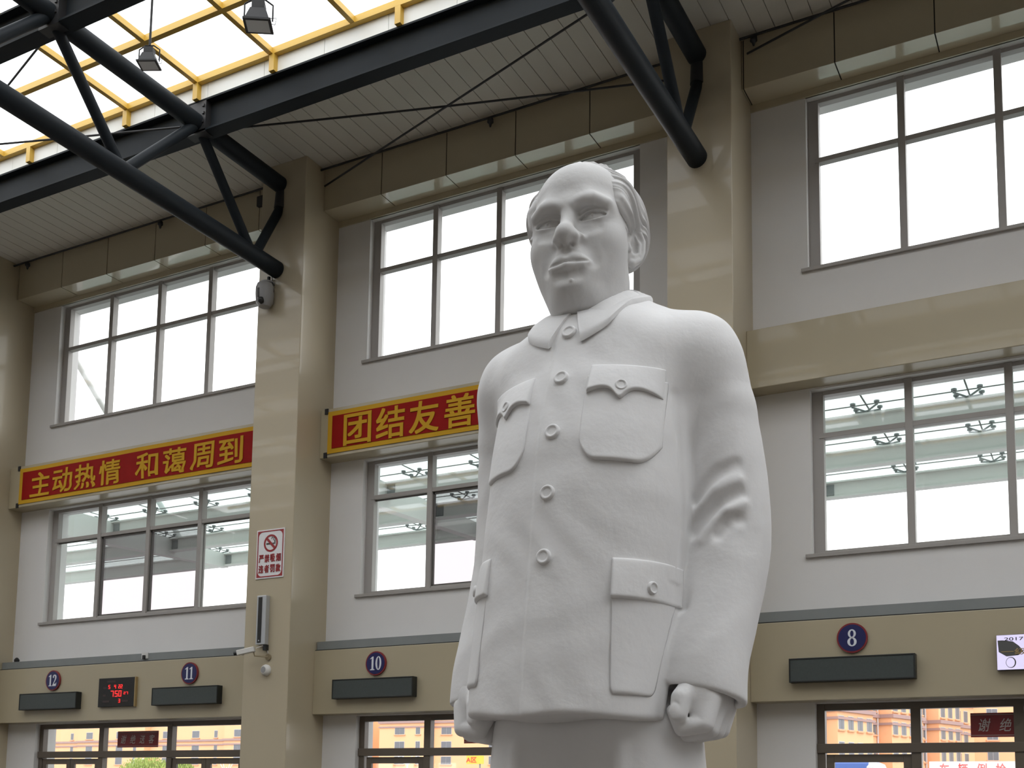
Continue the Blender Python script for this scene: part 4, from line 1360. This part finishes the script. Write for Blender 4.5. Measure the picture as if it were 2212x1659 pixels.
def patch(name, top, bottom, left, right, thick, n=40, m=28, parent=None, soft=.004, side=.012, pw=1.0):
    """a raised panel on the jacket front; edge curves: left/right(t) give u, top/bottom(s) give h"""
    S, T = np.meshgrid(np.linspace(0, 1, n), np.linspace(0, 1, m), indexing='ij')
    Lu, Ru = left(T), right(T)
    U = Lu + (Ru - Lu) * S
    Hh = bottom(S) + (top(S) - bottom(S)) * T
    y = jacket_front(U, Hh)
    rb = np.clip(T * np.abs(top(S) - bottom(S)) / soft, 0, 1); rb = .35 + .65 * np.sqrt(1 - (1 - rb) ** 2)
    rs = np.clip(np.minimum(S, 1 - S) * np.abs(Ru - Lu) / side, 0, 1); rs = np.sqrt(1 - (1 - rs) ** 2)
    rise = rb * (.12 + .88 * rs) * (.12 + .88 * (1 - T) ** pw)
    front = np.stack([U, y - thick * rise, Hh], -1).reshape(-1, 3)
    back = np.stack([U, y + .004, Hh], -1).reshape(-1, 3)
    P = np.concatenate([front, back])
    idx = np.arange(n * m).reshape(n, m)
    q = np.stack([idx[:-1, :-1], idx[1:, :-1], idx[1:, 1:], idx[:-1, 1:]], -1).reshape(-1, 4)
    rim = np.concatenate([idx[:, 0], idx[-1, 1:], idx[-2::-1, -1], idx[0, -2:0:-1]])
    r2 = np.roll(rim, -1)
    off = n * m
    qs = np.stack([rim, rim + off, r2 + off, r2], -1)
    QQ = np.concatenate([q, q[:, ::-1] + off, qs])
    o = mesh_obj(name, to_world(P), QQ, 'statue_white', parent)
    return o
def button(u, h, r, parent=None, lift=0.0, name='button'):
    y = float(jacket_front(np.array([u]), np.array([h]))[0]) - lift
    d = .006
    fy = lambda uu, hh: float(jacket_front(np.array([uu]), np.array([hh]))[0])
    nx = (fy(u + d, h) - fy(u - d, h)) / (2 * d); nz = (fy(u, h + d) - fy(u, h - d)) / (2 * d)
    nrm = Vector((nx, -1, nz)).normalized()
    prof = [(.001, .0034), (r * .45, .0034), (r * .58, .0036), (r * .68, .0050), (r * .82, .0054), (r * .95, .0042), (r, .0020), (r, -.004)]
    a = nrm.orthogonal().normalized(); b = nrm.cross(a)
    n = 28
    c = Vector((u, y, h))
    mb = MB()
    mb.loft([[tuple(ST_P + ST_S * np.array(c + (a * math.cos(2 * math.pi * k / n) + b * math.sin(2 * math.pi * k / n)) * rr + nrm * hh)) for k in range(n)] for rr, hh in prof])
    return mb.build(name, 'statue_white', parent, smooth=70)
cst = lambda v: (lambda t: v + 0 * t)
# chest pockets: rounded pouch, then a flap with a pointed middle, then its button
def chest_pocket(uc, half, ht, tilt):
    def pouch_bottom(S):
        q = np.abs(2 * S - 1)
        return ht - .166 + .034 * np.clip((q - .45) / .55, 0, 1) ** 2.4 + tilt * (S - .5)
    p = patch('pocket', lambda S: ht - .02 + tilt * (S - .5), pouch_bottom, cst(uc - half * 1.05), cst(uc + half * 1.05), .0080, 56, 60, jacket, .006, .050, 2.6)
    def flap_bottom(S):
        q = np.abs(2 * S - 1)
        pt = .018 * np.exp(-(q / .20) ** 1.6)
        return ht - .044 - pt - .008 * np.clip((q - .5) / .5, 0, 1) ** 1.5 + tilt * (S - .5)
    f = patch('pocket_flap', lambda S: ht + tilt * (S - .5), flap_bottom, cst(uc - half), cst(uc + half), .0105, 60, 28, p, .005, .006, .8)
    button(uc, ht - .040, .0100, p, .0045)
chest_pocket(.100, .052, 1.380, -.008)
chest_pocket(-.106, .052, 1.380, .004)
def hip_pocket(uc, half, ht, s):
    p = patch('pocket', lambda S: ht - .02 + 0 * S, lambda S: ht - .205 + .010 * np.clip((np.abs(2 * S - 1) - .8) / .2, 0, 1) ** 2, lambda T: uc - half - (0 if s > 0 else .010) * (1 - T), lambda T: uc + half - (.022 if s > 0 else .010) * (1 - T), .010, 40, 70, jacket, .008, .045, 2.8)
    f = patch('pocket_flap', cst(ht), lambda S: ht - .062 + 0 * S, cst(uc - half * 1.02), cst(uc + half * 1.02), .012, 40, 28, p, .005, .006, .55)
    button(uc + s * .013, ht - .042, .0100, p, .0075)
hip_pocket(.134, .032, 1.062, 1)
hip_pocket(-.146, .036, 1.080, -1)
for h in (1.367, 1.27, 1.169, 1.067):
    button(0.0, h, .0125, jacket)
button(-.004, 1.457, .0125, jacket, .001)
# ---- collar: stand and turned-down leaves
def collar():
    n = 110
    def shoulder(u, v, h0):
        """height of the jacket under (u, v)"""
        i = int(round((u - J.lo[0]) / J.h)); j = int(round((v - J.lo[1]) / J.h))
        col = J.F[min(max(i, 0), J.n[0] - 1), min(max(j, 0), J.n[1] - 1), :]
        k = np.nonzero(col < 0)[0]
        return J.lo[2] + J.h * k.max() if len(k) else h0
    rows = []
    for i in range(n + 1):
        t = i / n
        ang = R_(-90 + 5) + t * R_(350)          # from the front gap on his left, round the back, to the gap on his right
        c, s = math.cos(ang), math.sin(ang)
        back = (s + 1) / 2                       # 0 front, 1 back
        f = Vector((-.008 + .072 * c, -.015 + .086 * s, 1.500 + .105 * back ** 1.05))
        e = min(t, 1 - t)
        tip = max(0.0, 1 - e / .13)
        out = .020 + .012 * (1 - back)
        drop = .032 + .020 * (1 - back) + .010 * tip ** 2
        l = Vector((f.x + out * c + (.020 * tip if c > 0 else -.020 * tip), f.y + out * s, 0))
        l.z = f.z - drop
        if s > -.6:
            l.z = max(l.z, shoulder(l.x, l.y, l.z) + .006)
        else:
            yf = float(jacket_front(np.array([l.x]), np.array([min(l.z, 1.46)]))[0])
            l.y = min(l.y, yf - .006)
        rows.append((f, l, Vector((c, s, 0))))
    # even out the outer edge
    Ls = [r[1].copy() for r in rows]
    for _ in range(3):
        Ls = [Ls[0]] + [(Ls[i - 1] + Ls[i] * 2 + Ls[i + 1]) / 4 for i in range(1, n)] + [Ls[n]]
    rings = []
    for (f, _, r), l in zip(rows, Ls):
        up = Vector((0, 0, 1))
        prof = [f - r * .010 - up * .045, f - r * .010 - up * .004, f - r * .005 + up * .003, f + r * .002 + up * .002, f.lerp(l, .25) + r * .004 + up * .004, f.lerp(l, .55) + r * .004 + up * .004, f.lerp(l, .85) + r * .003 + up * .004, l + up * .003 + r * .001, l - up * .006, f.lerp(l, .5) - r * .010 - up * .01]
        rings.append([tuple(ST_P + ST_S * np.array(p)) for p in prof])
    MB().loft(rings, True, True).build('collar', 'statue_white', jacket, smooth=60)
collar()
# ---- trousers
T = Field((-.26, -.26, -.02), (.26, .18, .90), .0045)
for s in (-1, 1):
    T.chain([(.004 + s * .076, -.030, .80, .102), (.004 + s * .082, -.030, .72, .103), (s * .088, -.02, .45, .086), (s * .092, -.01, .10, .078), (s * .092, -.02, 0, .084)], .05)
for s in (-1, 1):
    T.chain([(s * .088, -.130, .78, .008), (s * .09, -.130, .6, .006), (s * .09, -.105, .3, .004)], .02)
T.op(lambda x, y, z: .004 - z + 0 * x + 0 * y, (-1, -1, -1), (1, 1, 1), .004, 'clip')
V, Q = T.mesh()
mesh_obj('trousers', to_world(relax(V, Q, 2)), Q, 'statue_white', statue)
# ---- hands, loosely closed
def hand(s):
    """s = +1 his left (right in the photo). local frame: x outboard, y back, z up, origin at the wrist"""
    D = Field((-.075, -.085, -.125), (.06, .075, .06), .0016)
    D.chain([(0, -.002, .012, .024), (.004, -.004, -.02, .028)], .02)
    D.ell((.004, .000, -.045), (.023, .046, .044), .02)
    D.ell((-.003, -.032, -.066), (.014, .014, .034), .012)
    # fingers: knuckle, middle joint, end joint, tip; index in front
    ys = (-.032, -.011, .010, .029)
    L = (.92, 1.0, .95, .80)
    for k in range(4):
        q = L[k]
        y0 = ys[k]
        D.chain([(.012, y0, -.062, .0115), (.006, y0 - .004, -.062 - .034 * q, .0112), (-.022, y0 - .006, -.062 - .040 * q, .0102), (-.034, y0 - .004, -.062 - .016 * q, .0090)], .0045)
    # thumb along the front of the index finger
    D.chain([(.002, -.010, -.024, .015), (-.012, -.034, -.044, .0140), (-.020, -.050, -.064, .0128), (-.022, -.053, -.084, .0108)], .007)
    D.chain([(.002, -.008, -.03, .018), (-.006, -.024, -.044, .015)], .012)
    D.ell((-.0245, -.0630, -.082), (.0085, .004, .0115), .002, 'cut')
    D.ell((-.0240, -.0608, -.082), (.0080, .0035, .0110), .0015)
    V, Q = D.mesh()
    V = relax(V, Q, 1)
    return V, Q
hv, hq = hand(1)
def place_hand(s, at, ry, rz, name='hand', m='statue_white'):
    V = hv.copy(); Q = hq
    V = V * 1.25
    if s < 0:
        V[:, 0] *= -1; Q = hq[:, ::-1]
    M = np.array(Matrix.Rotation(rz, 3, 'Z') @ Matrix.Rotation(ry, 3, 'X'))
    V = V @ M.T + np.array(at)
    return mesh_obj(name, to_world(V), Q, m, statue)
place_hand(1, (.205, -.038, .928), R_(-7), R_(0))
place_hand(-1, (-.206, -.032, .928), R_(-7), R_(0))
# pedestal
px, py = ST_P[0], ST_P[1]
pd = thing('pedestal', (px, py, 0), 'low stone pedestal under the white statue', 'pedestal')
MB().box(px - .75, px + .75, py - .65, py + .6, 0, .10).build('plinth', 'pedestal_stone', pd, bevel=.01)
MB().box(px - .66, px + .66, py - .56, py + .5, .10, .325).build('block', 'pedestal_stone', pd, bevel=.015)
